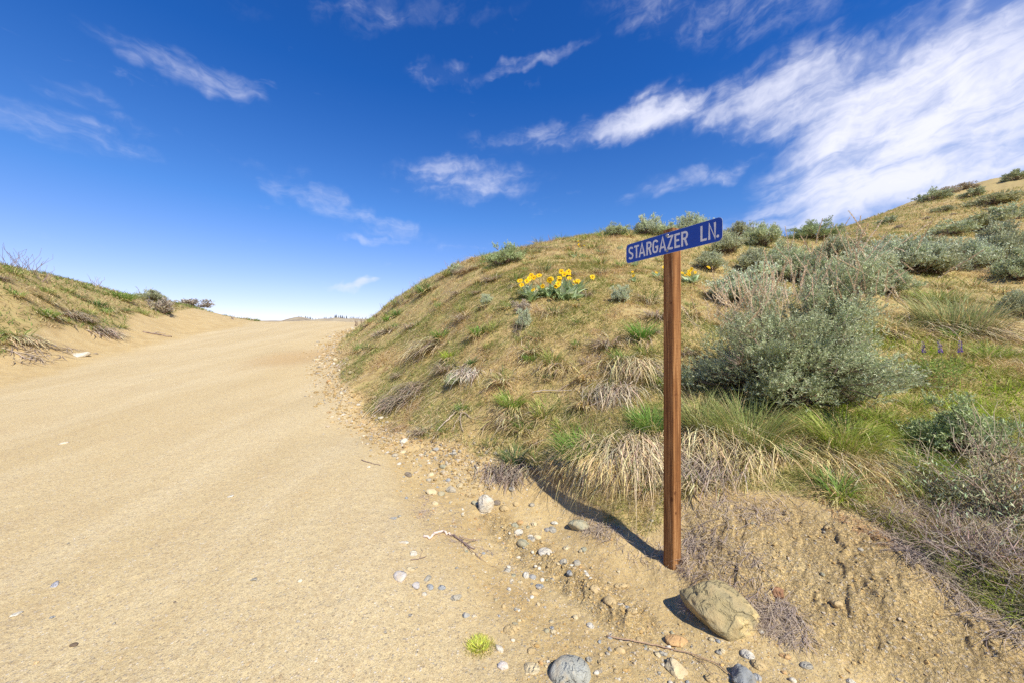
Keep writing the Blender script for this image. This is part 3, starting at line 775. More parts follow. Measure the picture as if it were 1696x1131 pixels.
GLYPH = {  # unit box, centre lines
 'S': [(arc(.5, .76, .40, .16, 20, 180, 8)+[(.10, .70)]+[(.18, .60), (.50, .50), (.82, .40), (.90, .30)]+arc(.5, .24, .40, .16, 0, -160, 8), False)],
 'T': [([(.5, 0), (.5, .92)], False), ([(0, .92), (1, .92)], False)],
 'A': [([(.06, 0), (.5, 1.0), (.94, 0)], False), ([(.22, .30), (.78, .30)], False)],
 'R': [([(.10, 0), (.10, .92), (.55, .92)]+arc(.55, .71, .35, .21, 80, -80, 8)+[(.55, .50), (.10, .50)], False), ([(.52, .50), (.90, 0)], False)],
 'G': [(arc(.5, .72, .40, .20, 15, 180, 8)+arc(.5, .28, .40, .20, 180, 360, 8)+[(.90, .45), (.52, .45)], False)],
 'Z': [([(.05, .92), (.88, .92), (.12, .08), (.95, .08)], False)],
 'E': [([(.95, .92), (.10, .92), (.10, .08), (.95, .08)], False), ([(.10, .51), (.80, .51)], False)],
 'L': [([(.10, 1), (.10, .08), (.98, .08)], False)],
 'N': [([(.10, 0), (.10, .98), (.90, .02), (.90, 1)], False)],
 '.': [([(.5, 0), (.5, .17)], False)],
}
def build_sign():
    fx, fy = 1.148, 2.665       # where the post's near corner meets the ground
    a = R(61.5)
    f = Vector((math.cos(a), -math.sin(a), 0)); nrm = Vector((-math.sin(a), -math.cos(a), 0))   # along the blade (towards the camera), and out of its face
    side = .086
    c = Vector((fx, fy, 0))-f*side*.5-nrm*side*.5
    z0 = hz(fx, fy)
    root = empty('street_sign', (c.x, c.y, z0)); root.rotation_euler = (0, 0, math.atan2(f.y, f.x))
    # local axes: +x along f, and -y is out of the blade's face?
    ly = Vector((-f.y, f.x, 0)); sgn = 1 if ly.dot(nrm) > 0 else -1
    tag(root, 'blue street name sign bolted to a square brown wooden post', 'street sign')
    top = (565.5-377)/FPX*2.665+EYE-z0
    bm = bmesh.new(); bmesh.ops.create_cube(bm, size=1)
    bmesh.ops.scale(bm, vec=(side, side, top+.35), verts=bm.verts); bmesh.ops.translate(bm, vec=(0, 0, (top-.35)/2), verts=bm.verts)
    bmesh.ops.bevel(bm, geom=bm.edges[:], offset=.0035, segments=2, affect='EDGES')
    bm_obj('post', bm, M_WOOD, root)
    # blade
    t = .003; yf = sgn*(side/2+.0045)
    Lh = .152; u0, u1 = -.400, .408
    def wz(py, dd): return (565.5-py)/FPX*dd+EYE-z0
    # height of blade centre at the bolts
    pc = c+nrm*(side/2+.004); zc = (565.5-403.5)/FPX*pc.y+EYE-z0
    def outline(inset=0, n=6):
        r_ = .030-inset*.6; P = []
        for (cx, cz, a0) in ((u1-inset-r_, Lh/2-inset-r_, 0), (u0+inset+r_, Lh/2-inset-r_, 90), (u0+inset+r_, -Lh/2+inset+r_, 180), (u1-inset-r_, -Lh/2+inset+r_, 270)):
            for k in range(n+1): P.append((cx+r_*math.cos(R(a0+90*k/n)), zc+cz+r_*math.sin(R(a0+90*k/n))))
        return P
    bm = bmesh.new(); P = outline()
    vs = [bm.verts.new((p[0], yf-sgn*t/2, p[1])) for p in P]; fc = bm.faces.new(vs)
    ex = bmesh.ops.extrude_face_region(bm, geom=[fc]); bmesh.ops.translate(bm, vec=(0, sgn*t, 0), verts=[v for v in ex['geom'] if isinstance(v, bmesh.types.BMVert)])
    bmesh.ops.recalc_face_normals(bm, faces=bm.faces)
    plate = bm_obj('sign_panel', bm, M_ALU, root)
    bm = bmesh.new(); y1 = yf+sgn*(t/2+.0005)
    bm.faces.new([bm.verts.new((p[0], y1, p[1])) for p in outline(.0015)])
    bm_obj('blue_face', bm, M_BLUE, plate)
    # lettering: positions along the blade, taken as fractions of its length
    dl, dr, xl, xr = 1.31, 1.0, 1037.5, 1196.9
    def frac(zx):
        x = 1020+zx/8.48
        return (x-xl)*dl/((x-xl)*dl+(xr-x)*dr)
    letters = [('S', 185, 247), ('T', 260, 327), ('A', 328, 412), ('R', 435, 502), ('G', 520, 594), ('A', 613, 706), ('Z', 722, 806), ('E', 828, 907), ('R', 924, 1012), ('L', 1196, 1281), ('N', 1305, 1405), ('.', 1418, 1450)]
    y2 = y1+sgn*.0006; hgt = .103; wst = .0145
    for ch, za, zb in letters:
        bm = bmesh.new(); ua = lerp(u0, u1, frac(za)); ub = lerp(u0, u1, frac(zb)); wd = ub-ua
        if ch == '.':
            cx = (ua+ub)/2; rr_ = .0095; bm.faces.new([bm.verts.new((cx+rr_*math.cos(k*math.pi/6), y2, zc-hgt/2+rr_+rr_*math.sin(k*math.pi/6))) for k in range(12)])
        else:
            g = [([(ua+p[0]*wd, zc-hgt/2+p[1]*hgt) for p in ln], cl) for ln, cl in GLYPH[ch]]
            for k, q in enumerate(strokes(g, wst)):
                bm.faces.new([bm.verts.new((p[0], y2+sgn*.00004*k, p[1])) for p in q])
            bmesh.ops.remove_doubles(bm, verts=bm.verts, dist=.00006)
        bm_obj('letter', bm, M_WHITE, plate)
    for dz in (.056, -.052):
        bm = bmesh.new()
        def cyl(r1, y_, th_, seg):
            g = bmesh.ops.create_cone(bm, cap_ends=True, segments=seg, radius1=r1, radius2=r1*.92, depth=th_)
            bmesh.ops.rotate(bm, verts=g['verts'], cent=(0, 0, 0), matrix=Matrix.Rotation(R(90)*sgn*-1, 3, 'X')); bmesh.ops.translate(bm, verts=g['verts'], vec=(-.003, y_, zc+dz))
        cyl(.0125, y2+sgn*.0015, .002, 20); cyl(.0085, y2+sgn*.005, .006, 6)
        bm_obj('bolt', bm, M_STEEL, root)
    return root
SIGN = build_sign()


# ------------------------------------------------------------------ shared plant kinds
def place(o, x, y, z=None, rz=0.0, s=1.0, sz=None):
    o.location = (x, y, hz(x, y) if z is None else z); o.rotation_euler = (0, 0, rz); o.scale = (s, s, s if sz is None else sz); return o

USED_ROOT = set()
def plant(kind, parts):
    """an Empty with its mesh parts; parts = [(name, mesh, material)]"""
    o = empty(kind)
    for n, me, mat in parts:
        if me is None: continue
        p = link(n, me, mat); adopt(p, o)
    return o
def spawn(proto):
    if proto.name not in USED_ROOT: USED_ROOT.add(proto.name); return proto
    return copy_tree(proto)

# --- sagebrush: one large shrub behind the post, then kinds for the middle distance and the far slope
def hero_sage():
    x, y = ground_at(1296, 668); y += .10; k = y/FPX
    W, H = 268*k, 168*k
    foliage, stems = sage_meshes('hero_sage', W, H, 120, 54, 21, .030, .0085, .15, SAGE, SAGELIGHT, .8, .06, (.05, -.05), ragged=.30)
    f2, s2 = sage_meshes('hero_sage_right', 128*k, 262*k, 76, 50, 21, .030, .0085, .15, SAGE, SAGELIGHT, .8, .06, (.16, -.05), ragged=.25)
    o = empty('sagebrush_shrub')
    for me in (foliage, f2):
        f = link('foliage', me, M_SAGE); adopt(f, o); f.location = (0, 0, 0) if me is foliage else (70*k, .05, 0)
    for me in (stems, s2):
        st = link('stems', me, M_WOODY); adopt(st, o); st.location = (0, 0, 0) if me is stems else (70*k, .05, 0)
    place(o, x, y)
    tag(o, 'large silvery sagebrush with dry beige seed stalks, just right of the sign post', 'shrub')
    ms = [stalk_mesh('seed_stalk_kind', .42+.08*i) for i in range(4)]
    for i in range(210):
        left = i < 120
        ax = (rng.uniform(-.44, .04) if left else rng.uniform(.16, .56))*W; ay = rng.uniform(-.35, .25)*W
        zz = (H*(1.0-1.0*(ax/W)**2)*rng.uniform(.70, .98)) if left else rng.uniform(.75, 1.40)*H
        q = link('seed_stalk', ms[i % 4], M_DRY); adopt(q, o)
        q.location = (ax, ay, zz); s = rng.uniform(.5, .95); q.scale = (s, s, s)
        q.rotation_euler = (rng.normal()*.22-.12, ax/W*1.25+rng.normal()*.16+(.18 if not left else -.08), rng.uniform(0, 6))
    return o
HERO = hero_sage()

MIDS = []
for i, (c, l) in enumerate(((SAGE, SAGELIGHT), ((.42, .44, .26), (.66, .67, .46)), ((.36, .43, .20), (.56, .62, .34)), ((.47, .52, .33), (.82, .84, .66)))):
    fo, st = sage_meshes('mid_sage', 1.0, .62, 70, 22, 11, .036, .014, .11, c, l, .6, .05)
    MIDS.append(plant('sagebrush_shrub', [('foliage', fo, M_SAGE), ('stems', st, M_WOODY)]))
FARS = []
for i, (c, l, b_) in enumerate((((.40, .44, .25), (.62, .65, .43), .05), ((.36, .37, .19), (.54, .53, .33), .15), ((.42, .36, .27), (.56, .48, .38), .35))):
    fo, st = sage_meshes('far_sage', 1.0, .55, 40, 14, 7, .06, .03, .13, c, l, .7, b_, twigcol=(.25, .19, .15))
    FARS.append(plant('sagebrush_shrub', [('foliage', fo, M_SAGE), ('stems', st, M_WOODY)]))

# px, py of the base; width and height in photo pixels; kind; label
SHRUBS = [
 (1236, 512, 110, 66, 'm3', 'rounded sagebrush directly behind the large one, just right of the sign post'),
 (1020, 393, 44, 20, 'm0', 'small round sagebrush alone on the ridge, leftmost above the sign'),
 (1072, 389, 46, 30, 'm3', 'pale sagebrush on the ridge just above the left half of the sign'),
 (1104, 391, 40, 22, 'm0', 'low sagebrush on the ridge peeking over the top of the post'),
 (1146, 386, 58, 28, 'm3', 'sagebrush on the ridge behind the right half of the sign'),
 (1222, 396, 42, 24, 'm1', 'small tan green sagebrush on the ridge right of the sign end'),
 (1262, 409, 58, 38, 'm0', 'bushy sagebrush on the ridge, second one right of the sign end'),
 (1206, 420, 60, 32, 'm1', 'low sagebrush beneath the right end of the sign'),
 (1300, 447, 62, 44, 'm0', 'grey green sagebrush in the band below the ridge, above the round one'),
 (1176, 448, 60, 30, 'm1', 'dusty sagebrush behind the yellow flowers right of the post'),
 (1250, 452, 70, 36, 'm1', 'dull sagebrush between the post and the middle of the shrub band'),
 (1346, 399, 66, 28, 'm2', 'wide low sagebrush on the skyline saddle where the two hills meet'),
 (1322, 470, 90, 50, 'm0', 'sagebrush just above the seed stalks of the large shrub'),
 (1388, 388, 22, 18, 'f0', 'tiny dark shrub on the skyline at the foot of the far slope'),
 (1385, 432, 62, 40, 'm1', 'sagebrush left of the bent dead twig in the shrub band'),
 (1418, 410, 46, 22, 'f1', 'olive shrub at the edge of the bare far slope'),
 (1372, 486, 90, 44, 'm2', 'greener sagebrush under the middle of the shrub band'),
 (1440, 452, 84, 46, 'm3', 'silvery sagebrush in the middle of the shrub band'),
 (1498, 456, 96, 62, 'm3', 'brightest silver sagebrush at the centre of the right hillside'),
 (1462, 490, 84, 40, 'm0', 'dark based sagebrush in front of the brightest silver one'),
 (1548, 458, 90, 56, 'm1', 'twiggy grey sagebrush right of the brightest silver one'),
 (1598, 450, 80, 50, 'm3', 'pale sagebrush left of the dark twiggy ones at the frame edge'),
 (1655, 442, 84, 66, 'm1', 'dark twiggy sagebrush beside the right frame edge, upper hillside'),
 (1688, 470, 70, 50, 'm0', 'sagebrush cut by the right frame edge below the dark twiggy one'),
 (1622, 384, 70, 34, 'f1', 'dark shrub with a shadow on the bare slope above the shrub band'),
 (1672, 366, 56, 30, 'f0', 'dark green shrub near the right edge halfway up the bare slope'),
 (1572, 392, 60, 26, 'f0', 'green shrub above the twiggy grey sagebrush'),
 (1530, 412, 54, 22, 'f1', 'thin shrub left of the green one on the bare slope'),
 (1640, 340, 66, 20, 'f1', 'dark spreading shrub high on the far hill'),
 (1612, 326, 30, 14, 'f0', 'pale green cushion shrub just below the far hilltop'),
 (1545, 332, 44, 20, 'f0', 'dark shrub on the far hill skyline'),
 (1572, 322, 34, 12, 'f2', 'brownish low shrub on the skyline right of the dark one'),
 (1600, 314, 40, 10, 'f2', 'flat brown shrub on the far hilltop'),
 (1684, 298, 34, 16, 'f0', 'dark shrub on the far hilltop at the frame edge'),
 (1560, 352, 30, 12, 'f1', 'tiny green shrub alone on the far hill face'),
 (1470, 372, 24, 12, 'f0', 'small shrub low on the far hill skyline'),
 (1688, 530, 54, 46, 'm1', 'brown twiggy shrub at the right frame edge above the green patch'),
 (1585, 760, 130, 84, 'm2', 'grey green sagebrush sprawling over grass at the lower right'),
 (838, 440, 60, 32, 'm2', 'dark green shrub on the mound skyline left of the big yellow flower clump'),
 (757, 452, 26, 16, 'f0', 'small green shrub on the mound skyline, uphill of the left tufts'),
 (752, 645, 34, 18, 'm0', 'tiny blue green sage seedling above the dead forked root'),
 (862, 520, 34, 22, 'f2', 'dead grey twiggy shrub left of the big yellow flower clump'),
 (868, 548, 26, 30, 'm3', 'thin pale sage seedling under the big yellow flower clump'),
 (1027, 502, 34, 26, 'm3', 'small pale sage seedling left of the post, mid hillside'),
 (806, 502, 20, 16, 'm3', 'small silver sage tuft on the left mound face'),
 (270, 522, 40, 26, 'f2', 'grey purple shrub slumping down the left sand bank'),
 (318, 509, 62, 16, 'f2', 'long brown shrub along the crest of the left bank'),
 (250, 500, 40, 18, 'm1', 'grey green shrub above the slumping one on the left bank'),
 (1120, 690, 34, 20, 'f2', 'dead grey bush behind the middle of the post'),
]
PK = {'m0': MIDS[0], 'm1': MIDS[1], 'm2': MIDS[2], 'm3': MIDS[3], 'f0': FARS[0], 'f1': FARS[1], 'f2': FARS[2]}
ASP = {'m': .70, 'f': .62}
SHRUB_AT = []
for px, py, w, h, kd, lab in SHRUBS:
    x, y = ground_at(px, py); k = y/FPX; o = spawn(PK[kd]); r = w*k*.5
    kk = .35 if py > 430 else .05; x *= 1+r*kk/y; y += r*kk
    place(o, x, y, None, rng.uniform(0, 6), w*k*1.0, h*k*(1.22 if kd[0] == 'm' else 1.0)/ASP[kd[0]]); tag(o, lab, 'shrub', 'sagebrush shrubs on the dry slopes')
    SHRUB_AT.append((x, y, r))

# --- low dead-wood shrub at the right edge: bare twigs over a green base
def dead_brush(px, py, wpx, hpx, n, lab, kindname='dead_shrub', col=GREYDRY, green=.15):
    x, y = ground_at(px, py); k = y/FPX; W, H = wpx*k, hpx*k; S = Soup(); Lf = Soup()
    for i in range(n):
        a = rng.uniform(0, 6.28); el = rng.uniform(.15, 1.35); L = rng.uniform(.45, 1.0)
        tip = np.array([math.cos(a)*math.cos(el)*W*.55, math.sin(a)*math.cos(el)*W*.55, math.sin(el)*H])*L
        p = wiggle((rng.normal()*W*.07, rng.normal()*W*.07, -.02), tip, 7, .055); c = jit(col, 1, .2)[0]
        tube(S, p, np.linspace(.0045, .0012, 7)*rng.uniform(.6, 1.5), c, 3)
        for j in range(rng.integers(3, 7)):
            t = rng.integers(2, 6); q = p[t]; d = (p[t]-p[t-1]); d = d/np.linalg.norm(d)+rng.normal(size=3)*.6; d[2] += .1
            tube(S, wiggle(q, q+d/np.linalg.norm(d)*L*W*rng.uniform(.10, .28), 4, .08), np.linspace(.002, .0008, 4), jit(col, 1, .2)[0]*1.1, 3)
    o = empty(kindname); adopt(link('stems', S.mesh('dead_stems'), M_DRY), o)
    if green:
        m = int(n*40*green); b = rng.normal(size=(m, 3))*np.array([W*.22, W*.22, H*.22]); b[:, 2] = np.abs(b[:, 2])
        d = rng.normal(size=(m, 3)); d[:, 2] = np.abs(d[:, 2])+.6; d /= np.linalg.norm(d, axis=1, keepdims=True)
        leaves(Lf, b, d, .035, .008, jit(SAGE, m)); adopt(link('foliage', Lf.mesh('sparse_leaves'), M_SAGE), o)
    place(o, x, y); tag(o, lab, 'shrub'); return o
dead_brush(1672, 850, 300, 190, 110, 'tangle of bare grey twigs hanging over the sand at the right edge', green=.45)
dead_brush(1625, 925, 290, 80, 110, 'low mat of dead grey twigs below the bare twig tangle at right', green=.0, col=PURPLEDRY)
dead_brush(1260, 575, 150, 60, 34, 'dead brown twigs poking out under the large sagebrush', green=.0, col=(.20, .15, .12))
dead_brush(860, 560, 40, 52, 10, 'bare upright dead twigs below the big yellow flower clump', green=0, col=(.22, .17, .13))
dead_brush(967, 605, 50, 34, 9, 'bare dead twig bush in the middle of the hillside left of the post', green=0, col=(.26, .21, .17))

# ------------------------------------------------------------------ bunchgrass
def hero_tuft(px, py, wpx, hpx, lab, ng=200, nd=220, green=GREEN, dry=STRAW, bw=.0045, drop=-1.0, dryL=1.0, spread=.35, bias=1.6, seg=5):
    x, y = ground_at(px, py); k = y/FPX; w, h = wpx*k, hpx*k
    if ng <= 20 and wpx < 90: nd = int(nd*.6); dry = tuple(c*.82 for c in dry); bw *= .8
    g, d = tuft_meshes('tuft', w, h, ng, nd, green, dry, spread, max(bw*1.15, .0019*y), drop, bias, seg, dryL)
    o = plant('bunchgrass_tuft', [('green_blades', g, M_GRASS), ('dry_blades', d, M_DRY)])
    place(o, x, y, None, down(x, y)); tag(o, lab, 'grass tuft'); return o
hero_tuft(966, 752, 104, 62, 'wide bright green tuft crowning the dry curtain of grass left of the post', 1100, 40, (0.155, 0.290, 0.038))
hero_tuft(996, 748, 110, 56, 'long straw coloured curtain of dead grass hanging left of the post', 40, 900, OLIVE, STRAW, .0042, -1.35, 1.55)
hero_tuft(1052, 742, 90, 66, 'second straw curtain of dead grass touching the left side of the post', 60, 700, OLIVE, (0.594, 0.486, 0.297), .0042, -1.3, 1.5)
hero_tuft(1078, 712, 64, 58, 'upright green tuft immediately left of the post at mid height', 600, 120, (0.162, 0.284, 0.047))
hero_tuft(1062, 566, 36, 46, 'bright green tuft high on the slope left of the post', 300, 60, (0.149, 0.297, 0.041))
hero_tuft(1048, 602, 60, 44, 'pale hanging dry tuft right below the bright green one beside the post', 10, 520, OLIVE, PALE, .004, -1.2, 1.7)
hero_tuft(1020, 640, 70, 36, 'pale combed dry tuft left of the post, lower one', 10, 460, OLIVE, (0.675, 0.567, 0.392), .004, -1.2, 1.8)
hero_tuft(878, 598, 28, 18, 'small vivid green tuft in the middle of the open slope', 200, 50, (0.176, 0.338, 0.047))
hero_tuft(792, 558, 34, 24, 'vivid green tuft on the upper left slope, right one of a pair', 220, 80, (0.176, 0.338, 0.047))
hero_tuft(729, 562, 26, 26, 'vivid green tuft on the upper left slope, left one of a pair', 200, 60, (0.176, 0.338, 0.047))
hero_tuft(718, 572, 66, 36, 'fan of long pale dead grass under the left vivid tuft', 10, 420, OLIVE, PALE, .004, -1.1, 1.7)
hero_tuft(744, 592, 34, 22, 'lime green loose tuft below the vivid pair', 180, 60, LIME)
hero_tuft(780, 606, 24, 18, 'small dark green tuft right of the lime loose one', 150, 60, (0.135, 0.243, 0.068))
hero_tuft(776, 618, 56, 28, 'bleached grey grass fan near the small dark green tuft', 8, 340, OLIVE, (0.675, 0.581, 0.459), .004, -1.1, 1.5)
hero_tuft(765, 680, 26, 18, 'small green tuft above the forked dead root', 200, 30, (0.149, 0.297, 0.047))
hero_tuft(848, 670, 50, 38, 'bright yellow green tuft on the lower slope', 520, 150, (0.270, 0.392, 0.061))
hero_tuft(846, 690, 70, 30, 'matted straw fan beneath the bright yellow green tuft', 10, 420, OLIVE, STRAW, .004, -1.1, 1.5)
hero_tuft(852, 762, 48, 36, 'dark green tuft at the slope foot where the post shadow ends', 240, 30, (0.135, 0.203, 0.068))
hero_tuft(838, 778, 84, 26, 'flattened purple grey tuft at the slope foot left of the post shadow', 0, 620, OLIVE, PURPLEDRY, .0034, -.8, 1.6)
hero_tuft(812, 735, 34, 14, 'short sparse olive tuft above the flattened purple grey one', 140, 80, OLIVE)
hero_tuft(690, 640, 80, 26, 'bleached dead clump on the left slope below the fan', 8, 380, OLIVE, GREYDRY, .004, -1.0, 1.5)
hero_tuft(665, 660, 60, 30, 'grey dead clump above the pale pebbles at the slope foot', 8, 360, OLIVE, GREYDRY, .004, -1.1, 1.6)
hero_tuft(640, 548, 60, 16, 'grey tuft on the left shoulder of the mound near the road', 60, 260, OLIVE, GREYDRY)
hero_tuft(618, 577, 40, 16, 'thin straw tuft at the narrow end of the cut slope', 60, 200, OLIVE, STRAW)
hero_tuft(643, 533, 20, 16, 'bright green tuft on the mound edge nearest the road', 160, 20, (0.203, 0.338, 0.054))
hero_tuft(660, 522, 26, 18, 'green tuft on the mound skyline, second up from the road', 160, 40, (0.162, 0.257, 0.068))
hero_tuft(704, 486, 34, 26, 'green tuft on the mound skyline, third up from the road', 200, 40, (0.162, 0.270, 0.068))
hero_tuft(915, 606, 60, 28, 'matted dry tuft beside the small vivid green one', 20, 340, OLIVE, STRAW, .004, -1.0, 1.4)
hero_tuft(1238, 742, 120, 105, 'tall loose yellow green grass under the large sagebrush, right of the post', 900, 240, (0.270, 0.317, 0.088), (0.675, 0.553, 0.270), .0042, -.9, 1.2, .15)
hero_tuft(1165, 720, 80, 90, 'tall feathery grass touching the right side of the post', 460, 420, (0.284, 0.304, 0.101), PALE, .004, -.9, 1.2, .15)
hero_tuft(1160, 775, 110, 44, 'dark purple dead skirt of grass at the right side of the post', 20, 380, OLIVE, PURPLEDRY, .0036, -1.1, 1.5)
hero_tuft(1305, 762, 46, 44, 'upright dark green tuft under the middle of the large sagebrush', 260, 60, (0.135, 0.257, 0.047))
hero_tuft(1400, 740, 116, 82, 'broad lime green tuft right of the tall loose grass', 760, 120, (0.317, 0.392, 0.061), STRAW, .004)
hero_tuft(1396, 765, 90, 52, 'straw skirt hanging over bare sand below the broad lime tuft', 120, 260, OLIVE, STRAW, .004, -1.3, 1.7)
hero_tuft(1340, 720, 80, 54, 'yellowish tuft between the large sagebrush and the lime tuft', 380, 200, (0.324, 0.338, 0.095), STRAW, .004)
hero_tuft(1520, 770, 80, 54, 'dark green grass at the left foot of the sprawling sagebrush', 420, 180, (0.176, 0.270, 0.061), STRAW)
hero_tuft(1584, 545, 140, 78, 'large drooping grey green bunchgrass on the right hillside', 700, 560, (0.338, 0.365, 0.149), (0.567, 0.472, 0.270), .0045, -.8, 1.0, .1)
hero_tuft(1470, 548, 110, 44, 'pale dry bunchgrass right of the large sagebrush', 160, 460, (0.297, 0.297, 0.121), STRAW, .0045, -.8, 1.0, .2)
hero_tuft(1550, 500, 120, 40, 'yellow green grass below the silver sagebrush band', 460, 160, (0.270, 0.324, 0.081), STRAW)
hero_tuft(1650, 590, 70, 30, 'bright green patch of grass near the right frame edge', 360, 60, (0.270, 0.365, 0.047), STRAW)
hero_tuft(1100, 1040, 40, 22, 'small grey purple dead tuft tucked against the left side of the boulder', 0, 1, OLIVE, PURPLEDRY) if False else None
hero_tuft(30, 560, 40, 28, 'pale drooping tuft on the left bank at the frame edge', 60, 300, (0.216, 0.297, 0.068), PALE, .006, -1.1, 1.3)
hero_tuft(74, 522, 40, 18, 'green tuft with pale roots on the left bank', 240, 120, (0.203, 0.311, 0.054), PALE, .006)
hero_tuft(168, 548, 50, 22, 'grey straw fan sliding down the left bank', 20, 320, OLIVE, (0.540, 0.446, 0.338), .006, -1.0, 1.6)
hero_tuft(120, 520, 46, 20, 'brown dead clump in the middle of the left bank', 20, 300, OLIVE, GREYDRY, .006, -1.0, 1.4)
hero_tuft(200, 496, 40, 20, 'bright green tuft on the left bank crest', 240, 40, (0.203, 0.324, 0.054), STRAW, .006)
hero_tuft(160, 505, 30, 16, 'dark green tuft left of the brown clump on the left bank', 200, 20, (0.135, 0.230, 0.068), STRAW, .006)
hero_tuft(262, 492, 20, 12, 'tiny green tuft on the crest near the slumping shrub', 140, 10, (0.162, 0.270, 0.054), STRAW, .008)

def boulder_tuft():
    x, y = ground_at(1150, 1006)
    S = Soup(); n = 520; b = np.stack([rng.normal(size=n)*.02, rng.normal(size=n)*.02, np.full(n, .0)], -1)
    ribbons(S, b, rng.normal(size=n)*.75, rng.uniform(.05, .13, n), .0022, rng.uniform(.4, 1.3, n), rng.uniform(-.6, .3, n), jit((.40, .32, .29), n, .2), 4)
    o = plant('dead_grass_tuft', [('dry_blades', S.mesh('boulder_tuft'), M_DRY)]); place(o, x, y, None, R(235))
    tag(o, 'small spiky purple grey dead tuft against the left side of the boulder', 'grass tuft')
boulder_tuft()

def weed():
    x, y = ground_at(792, 1068); S = Soup()
    for r_, n, c in ((.055, 420, (.62, .66, .12)), (.095, 500, (.46, .42, .13))):
        th = rng.uniform(0, 6.28, n); rr = r_*np.sqrt(rng.uniform(0, 1, n)); b = np.stack([rr*np.cos(th), rr*np.sin(th)*.9, np.full(n, .002)], -1)
        ribbons(S, b, th+rng.normal(size=n)*.8, rng.uniform(.015, .05, n)*(1.25-rr/.1), .004, rng.uniform(.3, 1.4, n), rng.uniform(0, 1, n), jit(c, n, .2), 2)
    o = link('weed', S.mesh('weed'), M_GRASS); place(o, x, y); tag(o, 'small yellow green weed growing alone in the gravel at the bottom', 'weed')
weed()

# kinds for the many small tufts
SM = []
for i, (g_, d_, ng, nd) in enumerate((((0.176, 0.284, 0.054), STRAW, 60, 60), ((0.230, 0.270, 0.081), PALE, 30, 90), (OLIVE, GREYDRY, 8, 110), ((0.270, 0.338, 0.068), STRAW, 70, 20), ((0.189, 0.243, 0.095), STRAW, 50, 50), (OLIVE, STRAW, 6, 110))):
    g, d = tuft_meshes('small_tuft', 1.0, .85, int(ng*1.6), int(nd*1.1), g_, d_, .35, .030, -1.0, 1.2, 3)
    S = Soup()
    for me in (g, d):
        n = len(me.vertices); v = np.zeros(n*3, np.float32); me.vertices.foreach_get('co', v); f = np.zeros(len(me.polygons)*3, np.int32); me.loops.foreach_get('vertex_index', f)
        c = np.zeros(n*4, np.float32); me.attributes['tint'].data.foreach_get('color', c); S.add(v.reshape(-1, 3), f.reshape(-1, 3), c.reshape(-1, 4)[:, :3])
    SM.append(S.mesh('small_tuft_kind'))

def scatter_polar(n, a0, a1, r0, r1, p=1.0):
    """p = 1: even density per bearing and per log distance (denser close by)"""
    az = rng.uniform(R(a0), R(a1), n); u = rng.uniform(0, 1, n); r = r0*(r1/r0)**(u**p)
    return r*np.sin(az), r*np.cos(az)

def small_tufts():
    x, y = scatter_polar(2600, -24, 62, 2.6, 19, .62); _, veg, _r = masks(x, y); x, y = x[veg > .8], y[veg > .8]
    cl = fbm(x, y, .9, 3, 111); keep = rng.uniform(-.5, .9, len(x)) < cl+.15; x, y = x[keep], y[keep]
    out = []; 
    for i in range(len(x)):
        if all((x[i]-a)**2+(y[i]-b)**2 > (.10*math.hypot(x[i], y[i])*.45)**2 for a, b in out): out.append((x[i], y[i]))
        if len(out) >= 225: break
    xb, yb = scatter_polar(700, -58, -38, 9, 30, 1.0); _, veg, _r = masks(xb, yb); xb, yb = xb[veg > .8][:75], yb[veg > .8][:75]
    for i, (a, b) in enumerate(out+list(zip(xb, yb))):
        r = math.hypot(a, b); far = i >= len(out)
        s = rng.uniform(.13, .32)*(1+.75*min(1, r/12)); o = link('bunchgrass_tuft', SM[int(rng.choice(6, p=[.22, .14, .12, .24, .14, .14]))])
        if not o.data.materials: o.data.materials.append(M_GRASS)
        place(o, a, b, None, down(a, b)+rng.normal()*.3, s, s*rng.uniform(.7, 1.1))
        look = LOOK[SM.index(o.data)]; px = 848+FPX*a/b; r = math.hypot(a, b)
        where = 'on the grassy crest of the left bank' if far else 'on the upper left face of the mound' if px < 800 and r > 8 else 'low on the left face of the mound' if px < 800 else \
            'near the ridge left of sign' if px < 1115 and r > 8 else 'on the open slope left of the post' if px < 1115 else 'among the sagebrush right of the sign' if r > 7 else 'in the grass right of the post'
        tag(o, f'{look} {where}', 'grass tuft', f'{look.split(" tuft")[0]} tufts {where}')
LOOK = ['small green and straw tuft', 'small pale dry tuft', 'small dead grey tuft', 'small yellow green tuft', 'small dull olive tuft', 'small straw coloured dead tuft']
for me in SM: me.materials.append(M_GRASS)
small_tufts()
def skyline_tufts():
    sky = np.array([(606, 540), (640, 506), (700, 476), (760, 446), (850, 422), (950, 398), (1000, 390), (1115, 388)])
    for i, px in enumerate(list(range(612, 1005, 15))+[655, 690, 745, 800, 880]):
        py = float(np.interp(px, sky[:, 0], sky[:, 1]))+rng.uniform(0, 9); a, b = ground_at(px+rng.normal()*3, py); kd = int(rng.choice([0, 1, 3, 4, 4, 2])); o = link('bunchgrass_tuft', SM[kd])
        s = rng.uniform(.25, .55)*(.7+.02*b); place(o, a, b, None, down(a, b), s, s*.9); w_ = 'near the road end of the mound skyline' if px < 700 else 'midway up the mound skyline' if px < 850 else 'along the top of the mound skyline'
        tag(o, f'{LOOK[kd]} {w_}', 'grass tuft', f'{LOOK[kd].split(" tuft")[0]} tufts {w_}')
skyline_tufts()

